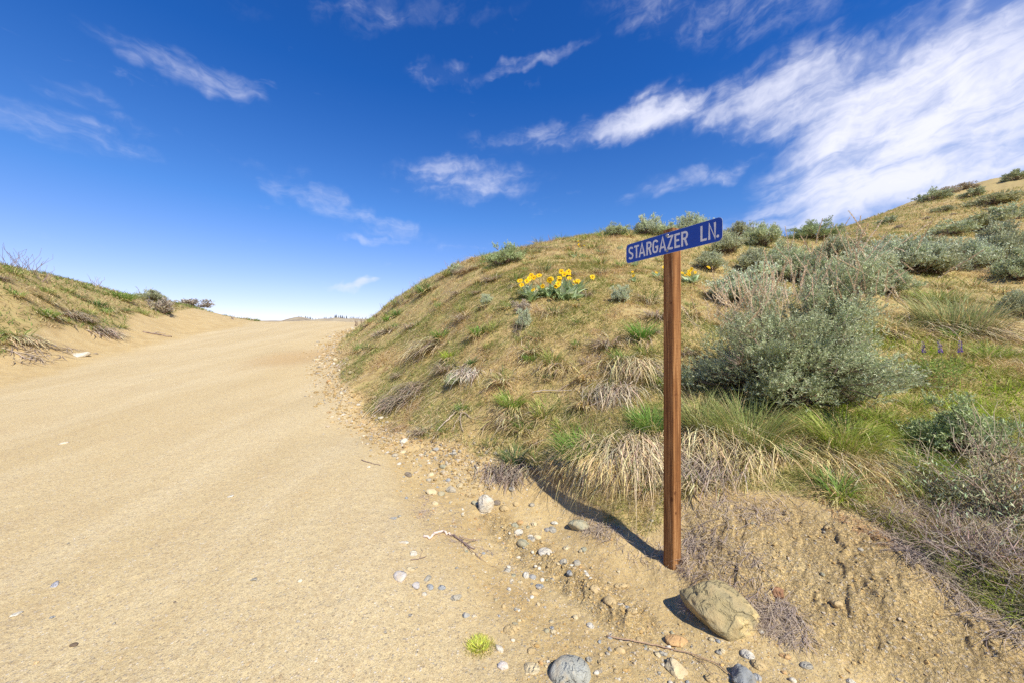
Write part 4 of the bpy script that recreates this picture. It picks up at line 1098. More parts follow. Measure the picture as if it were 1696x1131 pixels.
def far_shrubs():
    x, y = scatter_polar(1100, 38, 72, 15, 44, .6); n = 0; taken = []
    cl = fbm(x, y, .25, 2, 121)
    for i in range(len(x)):
        if cl[i] < -.1 or any((x[i]-a)**2+(y[i]-b)**2 < 1.1 for a, b in taken): continue
        taken.append((x[i], y[i])); kd = int(rng.integers(0, 3)); o = spawn(FARS[kd]); s = rng.uniform(.2, .55); place(o, x[i], y[i], None, rng.uniform(0, 6), s, s*rng.uniform(.45, .8))
        lk = ('small grey green', 'small olive', 'small brownish')[kd]; wh = 'low on the far slope behind the shrub band' if y[i] < 20 else 'halfway up the bare far slope' if y[i] < 28 else 'high on the far slope near the hilltop'
        tag(o, f'{lk} shrub {wh}', 'shrub', f'{lk} shrubs {wh}'); n += 1
        if n >= 66: break
far_shrubs()

# ------------------------------------------------------------------ ground cover (uncountable)
def slope_elev(x, y, az, e=.08):
    gx = (base_z(x+e, y)-base_z(x-e, y))/(2*e); gy = (base_z(x, y+e)-base_z(x, y-e))/(2*e)
    return np.arctan(gx*np.cos(az)+gy*np.sin(az)), np.arctan2(-gy, -gx)

def cover(name, label, x, y, Lr, W, cols, weights, e0r, e1r, seg, mat, downb=.9, lift=0.0, bend=.4, wr=.0011):
    n = len(x); r = np.hypot(x, y)
    z = height(x, y)-.004+lift
    _, dn = slope_elev(x, y, np.zeros(n)); az = dn+rng.normal(size=n)*downb; fl = rng.uniform(size=n) < .3; az[fl] = rng.uniform(-math.pi, math.pi, fl.sum())
    se, _ = slope_elev(x, y, az)
    # colour changes in patches
    p = vnoise(x*1.7+3, y*1.7, 131)*.65+vnoise(x*6, y*6, 132)*.35+rng.normal(size=n)*.10
    order = np.cumsum(weights)/np.sum(weights); k = np.searchsorted(order, np.clip((p-.22)/.56, 0, .999)); c = np.array(cols)[k]*(1+rng.normal(size=(n, 1))*.15)
    S = Soup(); ribbons(S, np.stack([x, y, z], -1), az, rng.uniform(*Lr, n)*(1+.04*r), np.maximum(W, wr*r)*rng.uniform(.7, 1.3, n), rng.uniform(*e0r, n)+se*.6, rng.uniform(*e1r, n)+se*.8, np.clip(c, .01, .9), seg, bend=rng.normal(size=n)*bend)
    o = link(name, S.mesh(name), mat); tag(o, label, None, None, 'stuff'); return o

def veg_points(n, a0, a1, r0, r1, p, thr=.5, clump=.0, seed=0):
    x, y = scatter_polar(n, a0, a1, r0, r1, p); _, veg, _r = masks(x, y)
    k = (veg > thr) & (rng.uniform(-1, 1, n)*.9 < fbm(x, y, 2.4, 3, 141+seed)*1.4+clump); return x[k], y[k]

x, y = veg_points(420000, -28, 66, 1.7, 10, .70, .45, .35)
cover('short_grass', 'short matted yellow green and straw grass over the hillside', x, y, (.03, .095), .0036, [(0.243, 0.290, 0.068), (0.338, 0.338, 0.095), (0.486, 0.419, 0.162), (0.634, 0.499, 0.257), (0.540, 0.365, 0.189)], [2.3, 2.6, 1.7, 1.1, .5], (.35, 1.3), (-.5, .6), 2, M_GRASS)
x, y = veg_points(280000, -30, 78, 9, 46, .8, .5, .3, 5)
cover('short_grass', 'thin dry grass on the upper slopes', x, y, (.05, .11), .006, [(0.297, 0.324, 0.101), (0.419, 0.378, 0.149), (0.594, 0.472, 0.230), (0.648, 0.486, 0.270)], [2.0, 1.9, 1.5, .9], (.5, 1.4), (.0, .9), 2, M_GRASS, wr=.0012)
x, y = veg_points(130000, -74, -34, 8, 40, 1.0, .5, .4, 9)
cover('short_grass', 'green and straw grass on top of the left bank', x, y, (.05, .13), .006, [(0.176, 0.270, 0.054), (0.270, 0.324, 0.081), (0.486, 0.419, 0.189), (0.594, 0.459, 0.257)], [1.5, 1.3, 1.0, 1.2], (.5, 1.4), (-.2, .9), 2, M_GRASS, wr=.0011)
x, y = veg_points(70000, 41, 78, 2.3, 9, .9, .6, .1, 27)
cover('tall_grass', 'loose yellow green grass on the right hillside', x, y, (.08, .19), .0040, [LIME, (.33, .36, .08), (.44, .40, .14), (.56, .45, .22)], [1.4, 1.4, 1, .8], (.6, 1.4), (-.2, .8), 3, M_GRASS, wr=.0012)
x, y = veg_points(60000, -28, 66, 2.0, 14, .8, .6, -.15, 17)
cover('dead_grass', 'long bleached dead grass lying down the slope', x, y, (.10, .26), .0028, [PALE, STRAW, GREYDRY, (0.567, 0.446, 0.338)], [1, 1.3, 1, 1], (.05, .7), (-.35, .15), 4, M_DRY, .55, .01, .5, .0009)
# tangled dead stalks in patches on bare soil
def litter(pts, n, label, Lr=(.05, .16), col=None, dens=None):
    P = poly(pts); lo = P.min(0); hi = P.max(0); x = rng.uniform(lo[0], hi[0], n*4); y = rng.uniform(lo[1], hi[1], n*4)
    sd_ = sdist(x, y, P); k = (sd_ > -.03) & (rng.uniform(0, 1, len(x)) < .08+1.1*vnoise(x*6, y*6, 151)**2); x, y = x[k][:int(n*.62)], y[k][:int(n*.62)]
    return cover('stalk_litter', label, x, y, Lr, .0022, col or [PURPLEDRY, GREYDRY, (.30, .23, .19), (.58, .48, .38)], [1, 1, 1, .7], (-.05, .5), (-.45, .05), 4, M_DRY, 1.1, .006, 1.4, .00135)
litter([(1135, 905), (1200, 890), (1250, 930), (1290, 990), (1345, 1045), (1350, 1062), (1290, 1050), (1240, 1010), (1240, 975), (1180, 955), (1130, 950)], 2000, 'purple grey tangle of dead stalks around the post foot and behind the boulder')
litter([(1130, 830), (1230, 815), (1330, 830), (1320, 860), (1200, 880), (1130, 900)], 800, 'thin dead stalks on the sand right of the post')
litter([(955, 850), (1010, 875), (1070, 890), (1100, 905), (1100, 945), (1040, 915), (980, 880)], 800, 'dead stalks lying in the shadow of the post')
litter([(1450, 865), (1520, 800), (1620, 830), (1696, 880), (1696, 1085), (1620, 1035), (1540, 965)], 7500, 'dark tangle of dead stalks on the right edge of the bare slope', (.08, .22))
litter([(1340, 820), (1430, 800), (1500, 850), (1480, 910), (1400, 870)], 1200, 'rusty red dry weeds above the bare sandy slope', (.04, .10), [RUST, (0.567, 0.365, 0.203), (0.459, 0.297, 0.176), (0.540, 0.419, 0.243)])
litter([(590, 670), (640, 700), (740, 735), (860, 760), (845, 775), (740, 765), (640, 735)], 900, 'thin dry litter along the foot of the cut slope', (.03, .09))
litter([(700, 820), (760, 850), (760, 900), (710, 880), (680, 845)], 420, 'purple brown litter patch on the verge left of the white stone', (.03, .08))
litter([(760, 900), (830, 920), (860, 960), (800, 930)], 120, 'thin litter beside the bent dead root', (.03, .08))
litter([(0, 575), (60, 560), (120, 578), (90, 600), (20, 600)], 300, 'dead stalks on the sand of the left bank', (.15, .4))

# ------------------------------------------------------------------ loose gravel and soil crumbs (uncountable)
def tiny_rocks(name, label, x, y, size, cols, wts, lvl=1, flat=.6, sink=.35, mat=None):
    V, F = ICO[1] if lvl else (np.array([(1, 0, 0), (-1, 0, 0), (0, 1, 0), (0, -1, 0), (0, 0, 1), (0, 0, -1)], float), np.array([(0, 2, 4), (2, 1, 4), (1, 3, 4), (3, 0, 4), (2, 0, 5), (1, 2, 5), (3, 1, 5), (0, 3, 5)]))
    n = len(x); size = np.broadcast_to(size, n)
    sc_ = size[:, None]*np.stack([rng.uniform(.7, 1.3, n), rng.uniform(.6, 1.1, n), flat*rng.uniform(.6, 1.3, n)], -1)
    a = rng.uniform(0, 6.28, n); ca, sa = np.cos(a), np.sin(a)
    P = V[None]*(1+rng.normal(size=(n, len(V), 1))*.14)*sc_[:, None]
    X = P[..., 0]*ca[:, None]-P[..., 1]*sa[:, None]; Y = P[..., 0]*sa[:, None]+P[..., 1]*ca[:, None]
    z = height(x, y)+sc_[:, 2]*(1-2*sink)
    W_ = np.stack([X+x[:, None], Y+y[:, None], P[..., 2]+z[:, None]], -1)
    k = rng.choice(len(cols), n, p=np.array(wts)/sum(wts)); C = np.array(cols)[k]*(1+rng.normal(size=(n, 1))*.12)
    Fa = (F[None]+np.arange(n)[:, None, None]*len(V)).reshape(-1, 3)
    me = np_mesh(name, W_.reshape(-1, 3), Fa, np.repeat(np.clip(C, .01, .9), len(V), 0), smooth=False)
    o = link(name, me, mat or M_STONE); tag(o, label, None, None, 'stuff'); return o
GRAVCOL = [(.60, .50, .36), (.42, .38, .31), (.54, .40, .21), (.31, .29, .25), (.64, .58, .47), (.50, .35, .18)]
x, y = scatter_polar(26000, -52, 56, 1.6, 9, .8); road, veg, rough = masks(x, y)
edge = np.exp(-((x-Redge(y)-.35-.1*(y < 3))/(.30+.10*(y < 3.5)))**2)
pr = (1-veg)*np.where(road > .5, .10+.45*edge, .40+.75*edge)*(.20+1.5*vnoise(x*4, y*4, 161)**1.3); k = rng.uniform(size=len(x)) < pr
x, y = x[k], y[k]; tiny_rocks('gravel', 'fine loose gravel over the road edge and verge', x, y, .0035*(1+rng.pareto(3.2, len(x))).clip(1, 3.5), GRAVCOL, [3, 2, 2.5, 1.2, 1.5, 1.5], 1, .6)
TOE = VEG_LINE[:11]
sg = rng.integers(0, len(TOE)-1, 5200); tt = rng.uniform(0, 1, 5200)[:, None]; pt = TOE[sg]*(1-tt)+TOE[sg+1]*tt; off = rng.normal(size=5200)*.16-.16
dx_ = TOE[sg+1]-TOE[sg]; nn_ = np.stack([dx_[:, 1], -dx_[:, 0]], -1); nn_ /= np.linalg.norm(nn_, axis=1, keepdims=True)+1e-9; sgn_ = np.sign((nn_*np.array([1, .4])).sum(1))[:, None]; pt = pt+nn_*sgn_*off[:, None]*(1+.05*pt[:, 1:2])
kk_ = rng.uniform(size=5200) < .15+1.1*vnoise(pt[:, 0]*3, pt[:, 1]*3, 191); pt = pt[kk_]
tiny_rocks('gravel', 'ragged strip of loose stones and lumps along the foot of the cut slope', pt[:, 0], pt[:, 1], (.006+.0011*pt[:, 1])*(1+rng.pareto(3.0, len(pt))).clip(1, 3.2), GRAVCOL+[(.46, .32, .13), (.36, .25, .11)], [2, 1.2, 3, 1, .8, 2, 5, 3], 1, .65, .4)
x, y = scatter_polar(60000, -50, 60, 1.6, 5.5, .9); road, veg, rough = masks(x, y)
dm = seg_dist(x, y, MOUND); pr = rough*.5*vnoise(x*7, y*7, 171)**2+.75*np.exp(-(dm/.10)**2)+(1-veg)*(1-road)*.10; k = rng.uniform(size=len(x)) < pr
x, y = x[k], y[k]; tiny_rocks('soil_crumbs', 'crumbly lumps of dry soil on the bare slope and verge', x, y, .0032*(1+rng.pareto(2.6, len(x))).clip(1, 4.0), [(.52, .35, .142), (.48, .315, .125), (.56, .40, .18)], [1, 1, 1], 1, .65, .45, M_SOIL)

# ------------------------------------------------------------------ arrowleaf balsamroot with yellow flowers
def leaf_mesh(name, L, W, col):
    S = Soup(); n = 7; V = []; C = []
    for i in range(n):
        t = i/(n-1); w = W*.5*math.sin(min(1, (t*1.15+.02))**.7*math.pi)**.8 if 0 < t < 1 else (.006 if t == 0 else .001)
        if t < .25: w = .004+W*.05*t
        x_ = L*t; z_ = .04*math.sin(t*2.6)*L-(t**2)*L*.16; fold = w*.42
        V += [(x_, -w, z_+fold), (x_, 0, z_), (x_, w, z_+fold)]; C += [col, tuple(c*1.35+.03 for c in col), col]
    F = []
    for i in range(n-1):
        a = i*3; F += [(a, a+3, a+4), (a, a+4, a+1), (a+1, a+4, a+5), (a+1, a+5, a+2)]
    S.add(V, F, np.array(C)); return S.mesh(name, True)
def bloom_mesh(name):
    S = Soup()
    for k in range(14):
        a = k/14*2*math.pi+rng.normal()*.08; L = .042*rng.uniform(.85, 1.1); w = .0095
        d = np.array([math.cos(a), math.sin(a), 0]); sd = np.array([-math.sin(a), math.cos(a), 0]); up = np.array([0, 0, 1])
        z1 = rng.uniform(.002, .010)
        S.add([d*.006-sd*w*.4, d*.006+sd*w*.4, d*L*.6+sd*w+up*z1, d*L+up*z1*.6, d*L*.6-sd*w+up*z1], [(0, 1, 2), (0, 2, 4), (4, 2, 3)], jit((.86, .56, .008), 1, .06, .02)[0])
    return S.mesh(name)
def disc_mesh(name):
    V, F = ICO[2]; return np_mesh(name, V*np.array([.011, .011, .007])+np.array([0, 0, .003]), F, np.tile((.50, .25, .02), (len(V), 1)))
def stem_mesh(name, L):
    S = Soup(); tube(S, wiggle((0, 0, 0), (0, 0, L), 5, .03), .0028, (.22, .27, .12), 4); return S.mesh(name)
LEAF = [leaf_mesh('leaf_kind', .24*s_, .075*s_, c) for s_, c in ((1, (.34, .43, .22)), (1.15, (.40, .49, .28)), (.8, (.30, .40, .17)), (1.0, (.46, .54, .35)))]
BLOOM = [bloom_mesh('bloom_kind') for i in range(3)]; DISC = disc_mesh('disc_kind'); STEM = [stem_mesh('stem_kind', L) for L in (.20, .27, .33)]
def balsam(px, py, wpx, hpx, nl, nf, lab, fscale=1.0):
    x, y = ground_at(px, py); k = y/FPX; W, H = wpx*k, hpx*k; o = empty('balsamroot_plant'); place(o, x, y); tag(o, lab, 'flowering plant')
    ls = H/.26
    crowns = [(rng.uniform(-.36, .36)*W, rng.uniform(-.18, .18)*W) for i in range(max(1, nl//9))]
    for i in range(nl):
        cx, cy = crowns[i % len(crowns)]; q = link('leaf', LEAF[i % 4], M_GRASS); adopt(q, o); a = rng.uniform(0, 6.28)
        q.location = (cx+rng.normal()*.03, cy+rng.normal()*.03, hz(x+cx, y+cy)-hz(x, y)-.02); q.rotation_euler = (rng.normal()*.3, -rng.uniform(.35, 1.25), a); s_ = ls*rng.uniform(.5, .9); q.scale = (s_, s_, s_)
    for i in range(nf):
        cx, cy = crowns[i % len(crowns)]; f = empty('flower'); adopt(f, o); L = [.20, .27, .33][i % 3]
        s_ = max(.8, H/.36)*rng.uniform(.8, 1.1)
        f.location = (cx+rng.normal()*.10, cy+rng.normal()*.10, hz(x+cx, y+cy)-hz(x, y)); f.rotation_euler = (rng.normal()*.25+.12, rng.normal()*.28, 0); f.scale = (s_,)*3
        st = link('stem', STEM[i % 3], M_GRASS); adopt(st, f)
        for nm, me, mt in (('petals', BLOOM[i % 3], M_FLOWER), ('flower_centre', DISC, M_FLOWER)):
            b_ = link(nm, me, mt); adopt(b_, f); b_.location = (0, 0, L); b_.rotation_euler = (rng.uniform(.5, 1.25), rng.normal()*.35, 0); fs = 1.05*fscale; b_.scale = (fs, fs, fs)
    return o
balsam(915, 493, 118, 44, 150, 30, 'biggest balsamroot clump with many yellow flowers and broad grey green leaves')
balsam(1143, 470, 54, 30, 26, 9, 'balsamroot with yellow flowers just right of the post under the sign')
balsam(1092, 462, 40, 24, 18, 2, 'balsamroot leaves with few flowers just left of the post')
balsam(1046, 470, 24, 16, 14, 2, 'small balsamroot with silvery leaves and two yellow flowers below the sign left end')
balsam(1062, 440, 40, 22, 16, 3, 'balsamroot half hidden just below the sign, left of the post')
balsam(962, 426, 28, 16, 18, 0, 'leafy balsamroot without flowers above the big flower clump')
balsam(1027, 414, 18, 14, 10, 0, 'small leafy balsamroot without flowers left of the sign end')
balsam(955, 413, 20, 10, 6, 5, 'scattered tiny yellow flowers near the mound top above the leafy balsamroot')
balsam(1340, 425, 40, 14, 6, 4, 'few yellow flowers showing between the sagebrush right of the sign')

# ------------------------------------------------------------------ lupines
def lupine(px, py, hpx, nsp, lab):
    x, y = ground_at(px, py); k = y/FPX; H = hpx*k; o = empty('lupine_plant'); place(o, x, y); tag(o, lab, 'flowering plant')
    S = Soup(); m = 260; b = rng.normal(size=(m, 3))*np.array([.06, .06, .01])*H/.4; b[:, 2] = rng.uniform(.05, .68, m)*H
    d = rng.normal(size=(m, 3)); d[:, 2] = d[:, 2]*.5+.4; d /= np.linalg.norm(d, axis=1, keepdims=True); leaves(S, b, d, .045, .010, jit((.24, .33, .07), m))
    for j in range(5): tube(S, wiggle((0, 0, 0), (rng.normal()*.05, rng.normal()*.05, H*.7), 4, .03), .0022, (.20, .26, .09), 3)
    adopt(link('leaves', S.mesh('lupine_leaves'), M_GRASS), o)
    for j in range(nsp):
        F_ = Soup(); n = 90; t = rng.uniform(0, 1, n); a = rng.uniform(0, 6.28, n); L = H*.26
        b = np.stack([np.cos(a)*.006, np.sin(a)*.006, t*L], -1); dd = np.stack([np.cos(a), np.sin(a), rng.uniform(.1, .9, n)], -1); dd /= np.linalg.norm(dd, axis=1, keepdims=True)
        leaves(F_, b, dd, .020*(1.15-t*.7), .013*(1.1-t*.6), jit((.20, .12, .38), n, .2)); tube(F_, [(0, 0, -H*.3), (0, 0, L)], .002, (.2, .22, .12), 3)
        q = link('flower_spike', F_.mesh('lupine_spike'), M_FLOWER); adopt(q, o); q.location = ((j-(nsp-1)/2)*.05+rng.normal()*.01, rng.normal()*.03, H*rng.uniform(.70, .80)); q.rotation_euler = (rng.normal()*.08, rng.normal()*.1, 0)
lupine(1533, 640, 72, 1, 'lupine with one purple spike, leftmost of three on the right hillside')
lupine(1556, 648, 84, 1, 'lupine with a purple spike, middle of three on the right hillside')
lupine(1582, 645, 74, 1, 'lupine with a purple spike, rightmost of three on the right hillside')

# ------------------------------------------------------------------ stones
def boulder():
    r_ = np.random.default_rng(31); V, F = ICO[5]; V = V.copy()
    for n, h in (((.15, -.75, .65), .80), ((-.55, -.5, .66), .74), ((.2, .3, .93), .80), ((.9, -.3, .2), .86), ((.55, .75, .35), .80), ((-.8, .4, .4), .72), ((.75, -.65, -.05), .84)):
        n = np.array(n)/np.linalg.norm(n); ex = np.maximum(V@n-h, 0); V = V-ex[:, None]*n*.82
    for k in range(4):
        n = r_.normal(size=3)*(1.4+k*.7); V = V*(1+.035*np.sin(V@n+r_.uniform(0, 6)))[:, None]
    V[:, 1] *= 1-.30*np.clip(-V[:, 0], 0, 1)       # narrower at its left end
    for k in range(26):                             # pits and hollows
        c = r_.normal(size=3); c[2] = abs(c[2]); c[1] = -abs(c[1])*.8; c /= np.linalg.norm(c); d = np.linalg.norm(V/np.linalg.norm(V, axis=1, keepdims=True)-c, axis=1)
        V = V*(1-.06*r_.uniform(.5, 1.4)*np.exp(-(d/r_.uniform(.045, .12))**2))[:, None]
    V = V*(1+.016*fbm(V[:, 0]+V[:, 2]*.7+5, V[:, 1]-V[:, 2]*.6+5, 4.0, 5, 77)*1.6+.02*np.minimum(0, fbm(V[:, 0]*1.5-V[:, 2]+5, V[:, 1]+V[:, 2]*.8, 3.0, 3, 78))*2)[:, None]
    col = np.tile((.36, .295, .15), (len(V), 1)); pale = smooth(V[:, 0]+.25*np.sin(V[:, 1]*9)+.1*np.sin(V[:, 2]*17), .62, .78)[:, None]; col = col*(1-pale)+np.array((.60, .47, .22))*pale
    dk = smooth(np.sin(V@np.array([3., 5, 2])), .5, .9)[:, None]*.25; col = col*(1-dk)+np.array((.27, .25, .17))*dk
    me = np_mesh('boulder', V, F, col, True); o = link('boulder', me, M_STONE)
    x, y = ground_at(1196, 1022); k = y/FPX; o.scale = (.56*108*k, .46*108*k, .30*108*k); o.rotation_euler = (R(6), R(10), R(-34)); o.location = (x, y+.03, hz(x, y)+.045)
    tag(o, 'large pitted olive boulder with a pale broken end, in front of the post foot', 'boulder')
boulder()
TANC, WHITEC, GREYC, GREENC, BLUEC, ORANGEC, DARKC, CREAM = (.54, .40, .20), (.66, .61, .50), (.38, .355, .29), (.35, .34, .235), (.33, .345, .345), (.56, .34, .15), (.22, .18, .14), (.62, .51, .31)
NAMEC = {TANC: 'tan', WHITEC: 'white', GREYC: 'grey', GREENC: 'greenish', BLUEC: 'blue grey', ORANGEC: 'orange', DARKC: 'dark brown', CREAM: 'cream'}
# px, py, width, height (photo px), colour, rounded?, label or None
STONES = [
 (803, 838, 28, 34, WHITEC, 0, 'tallest white angular stone at the edge of the crumbled soil ridge'),
 (945, 1110, 64, 54, (.36, .37, .33), 1, 'large smooth grey rock at the bottom edge, kidney shaped'),
 (904, 916, 22, 22, WHITEC, 1, 'white round cobble below the long greenish flat stone'),
 (663, 953, 24, 16, (.60, .56, .52), 1, 'flat pale oval stone sunk in the road edge, leftmost large one'),
 (961, 868, 36, 14, GREENC, 1, 'long greenish flat stone left of the post shadow'),
 (1010, 1003, 19, 24, TANC, 1, 'egg shaped tan stone left of the boulder'),
 (1027, 1005, 14, 15, WHITEC, 0, 'white stone touching the right side of the egg shaped tan stone'),
 (1123, 1102, 27, 36, CREAM, 0, 'cream wedge shaped stone below the flat orange stone'),
 (1121, 1058, 34, 16, ORANGEC, 1, 'flat orange stone half buried in front of the boulder'),
 (1232, 1118, 38, 34, (.22, .24, .25), 0, 'dark slate blue rock at the bottom edge right of the cream wedge'),
 (1238, 1081, 17, 18, WHITEC, 1, 'white egg shaped stone below the boulder'),
 (1289, 980, 20, 14, (.34, .17, .09), 0, 'red brown stone in the dead stalks right of the boulder'),
 (826, 1069, 13, 26, WHITEC, 0, 'upright white sliver of stone beside the small green weed'),
 (835, 1102, 24, 10, (.66, .63, .62), 0, 'flat white blade of stone below the small green weed'),
 (880, 1105, 28, 16, CREAM, 1, 'flat cream stone left of the large grey rock'),
 (845, 1040, 20, 16, TANC, 1, 'rounded tan stone right of the small green weed'),
 (1029, 966, 22, 12, TANC, 1, 'tan oval stone on the crumbled ridge left of the post foot'),
 (714, 813, 17, 16, CREAM, 1, 'cream cobble left of the tallest white stone'),
 (746, 809, 18, 14, GREYC, 0, 'grey flat stone between the cream cobble and the tallest white stone'),
 (668, 729, 16, 13, WHITEC, 0, 'white chunky stone near the foot of the cut slope, upper left'),
 (788, 830, 10, 22, GREENC, 0, 'narrow greenish stone leaning on the tallest white stone'),
 (836, 838, 15, 14, TANC, 1, 'tan cobble right of the tallest white stone'),
 (866, 903, 17, 14, GREENC, 1, 'round greenish cobble in the middle of the pebble scatter'),
 (859, 891, 15, 10, WHITEC, 1, 'pale pebble touching the round greenish cobble'),
 (1386, 999, 18, 13, TANC, 1, 'tan stone alone in the middle of the bare crumbly slope'),
 (1336, 1097, 20, 12, GREYC, 1, 'grey stone at the bottom right below the bare slope'),
 (1256, 1098, 18, 15, TANC, 1, None), (1254, 1116, 13, 14, BLUEC, 1, None), (1300, 1084, 15, 9, ORANGEC, 1, None), (1098, 1077, 14, 11, GREYC, 0, None),
 (1314, 1124, 12, 8, WHITEC, 0, None), (1411, 1127, 14, 10, WHITEC, 1, None), (1174, 1120, 10, 12, TANC, 1, None), (1190, 1078, 9, 8, GREYC, 1, None), (1190, 1060, 8, 7, BLUEC, 1, None), (1059, 1055, 11, 12, TANC, 1, None),
 (1027, 1074, 15, 10, TANC, 1, None), (1047, 1026, 15, 11, TANC, 1, None), (1038, 1014, 10, 9, BLUEC, 1, None), (978, 1033, 13, 11, WHITEC, 1, None), (986, 985, 15, 15, TANC, 1, None), (971, 956, 12, 9, WHITEC, 1, None),
 (1010, 1052, 8, 7, BLUEC, 1, None), (944, 956, 10, 9, BLUEC, 1, None), (956, 930, 12, 11, GREYC, 1, None), (947, 939, 10, 8, WHITEC, 1, None), (933, 939, 13, 9, GREYC, 1, None), (967, 907, 9, 15, GREENC, 1, None),
 (938, 905, 10, 10, CREAM, 1, None), (919, 863, 12, 7, WHITEC, 0, None), (915, 874, 13, 13, GREYC, 1, None), (906, 874, 9, 11, BLUEC, 1, None), (880, 895, 13, 12, GREYC, 1, None), (878, 886, 9, 10, WHITEC, 1, None), (893, 967, 13, 14, BLUEC, 1, None),
 (885, 980, 12, 10, TANC, 1, None), (882, 954, 11, 9, BLUEC, 1, None), (871, 951, 12, 13, WHITEC, 0, None), (841, 943, 10, 10, GREYC, 1, None), (847, 961, 9, 9, WHITEC, 0, None), (855, 832, 12, 9, TANC, 1, None), (845, 865, 9, 9, CREAM, 1, None),
 (861, 862, 10, 8, ORANGEC, 1, None), (885, 866, 9, 9, CREAM, 1, None), (890, 887, 13, 9, CREAM, 1, None), (852, 876, 13, 9, GREENC, 1, None), (823, 829, 12, 13, DARKC, 1, None), (881, 834, 10, 8, GREYC, 1, None), (848, 807, 10, 10, GREYC, 1, None),
 (730, 816, 14, 11, GREENC, 1, None), (762, 802, 12, 8, CREAM, 1, None), (734, 771, 12, 9, GREENC, 1, None), (714, 784, 13, 9, CREAM, 1, None), (711, 792, 9, 7, GREYC, 1, None), (742, 793, 9, 8, BLUEC, 1, None), (676, 784, 14, 9, DARKC, 1, None), (752, 749, 12, 8, GREYC, 0, None),
 (723, 741, 11, 8, BLUEC, 1, None), (668, 745, 12, 9, CREAM, 1, None), (654, 753, 11, 9, GREYC, 1, None), (661, 766, 7, 7, WHITEC, 1, None), (720, 832, 13, 9, CREAM, 1, None), (650, 857, 14, 8, BLUEC, 0, None), (670, 898, 16, 7, WHITEC, 0, None), (684, 916, 14, 9, WHITEC, 0, None),
 (680, 941, 14, 9, CREAM, 1, None), (708, 955, 12, 13, GREYC, 1, None), (712, 969, 10, 13, BLUEC, 1, None), (732, 971, 12, 9, BLUEC, 1, None), (703, 982, 10, 8, WHITEC, 0, None), (689, 969, 14, 13, (.58, .54, .50), 0, None), (756, 987, 16, 10, GREYC, 1, None),
 (772, 1016, 14, 9, BLUEC, 0, None), (785, 1018, 8, 6, WHITEC, 0, None), (879, 1077, 11, 12, TANC, 1, None), (895, 1097, 9, 7, ORANGEC, 0, None), (620, 655, 9, 7, CREAM, 0, None), (556, 595, 11, 7, CREAM, 0, None), (553, 602, 8, 6, WHITEC, 0, None),
 (523, 595, 11, 5, CREAM, 0, None), (545, 631, 9, 6, ORANGEC, 0, None), (566, 650, 8, 6, WHITEC, 0, None), (582, 617, 12, 5, CREAM, 0, None), (631, 690, 9, 8, WHITEC, 1, None), (594, 672, 7, 5, WHITEC, 0, None), (663, 676, 8, 6, TANC, 0, None),
 (382, 821, 10, 5, WHITEC, 0, None), (106, 733, 11, 4, WHITEC, 0, None), (90, 970, 14, 6, (.36, .37, .42), 0, None), (86, 1023, 8, 5, BLUEC, 0, None), (122, 1069, 13, 7, (.14, .10, .07), 0, None), (27, 1017, 14, 6, WHITEC, 0, None), (420, 960, 12, 5, GREYC, 0, None), (290, 997, 7, 4, DARKC, 0, None),
 (493, 1028, 10, 6, BLUEC, 0, None), (497, 962, 8, 5, WHITEC, 0, None), (465, 1120, 10, 6, DARKC, 0, None), (310, 938, 7, 4, CREAM, 0, None),
 (132, 588, 26, 5, WHITEC, 0, 'flat bleached scrap of wood or stone on the sand left of the road'),
 (158, 585, 9, 4, DARKC, 0, 'small dark clod beside the bleached flat scrap left of the road'),
]
LAND = [(803, 838, 'the tallest white stone'), (945, 1110, 'the large grey rock'), (904, 916, 'the white cobble'), (663, 953, 'the flat pale oval stone'), (961, 868, 'the long greenish stone'), (1010, 1003, 'the egg shaped stone'),
        (1123, 1102, 'the cream wedge'), (1121, 1058, 'the flat orange stone'), (1195, 1001, 'the boulder'), (792, 1060, 'the green weed'), (1232, 1118, 'the slate blue rock'), (866, 903, 'the round greenish cobble'), (714, 813, 'the cream cobble'),
        (668, 729, 'the white chunky stone'), (735, 885, 'the bent dead root'), (1115, 945, 'the post foot')]
seen = set(); NEST = []
def stone_label(px, py, w, h, c, rnd):
    cn = NAMEC.get(tuple(c), 'pale'); form = 'round' if rnd and w < h*1.25 else 'oval' if rnd else 'angular' if w < h*1.5 else 'flat'
    dd = sorted(LAND, key=lambda q: math.hypot(q[0]-px, q[1]-py)); 
    def rel(q):
        dx, dy = px-q[0], py-q[1]
        far = math.hypot(dx, dy); pre = 'just ' if far < 32 else 'well ' if far > 85 else ''
        if abs(dx) > 1.3*abs(dy): return pre+('right of ' if dx > 0 else 'left of ')+q[2]
        if abs(dy) > 1.9*abs(dx): return pre+('below ' if dy > 0 else 'above ')+q[2]
        return pre+('below and ' if dy > 0 else 'above and ')+('right of ' if dx > 0 else 'left of ')+q[2]
    size = 'tiny' if w < 10 else 'small' if w < 13 else 'mid sized'
    if px < 530: place_ = 'on the far side of the dirt road' if py < 700 else f"on the bare road, {'far left' if px < 130 else 'left half' if px < 330 else 'nearer the verge'}"
    elif py < 700: place_ = 'at the slope foot, ' + ('uppermost' if py < 600 else 'above the white chunky stone')
    else: place_ = rel(dd[0])
    for L in (f"{size} {cn} {form} stone {place_}", f"{size} {cn} {form} stone {rel(dd[1])}", f"{size} {cn} {form} stone {rel(dd[0])}, {'higher' if py < 900 else 'lower'} one", f"{cn} {form} stone between {dd[0][2]} and {dd[1][2]}", f"{cn} {form} stone {rel(dd[2])}", f"{size} {cn} {form} stone, nearer {dd[1][2]} of a close pair"):
        if L not in seen and len(L.split()) <= 16: break
    seen.add(L); return L
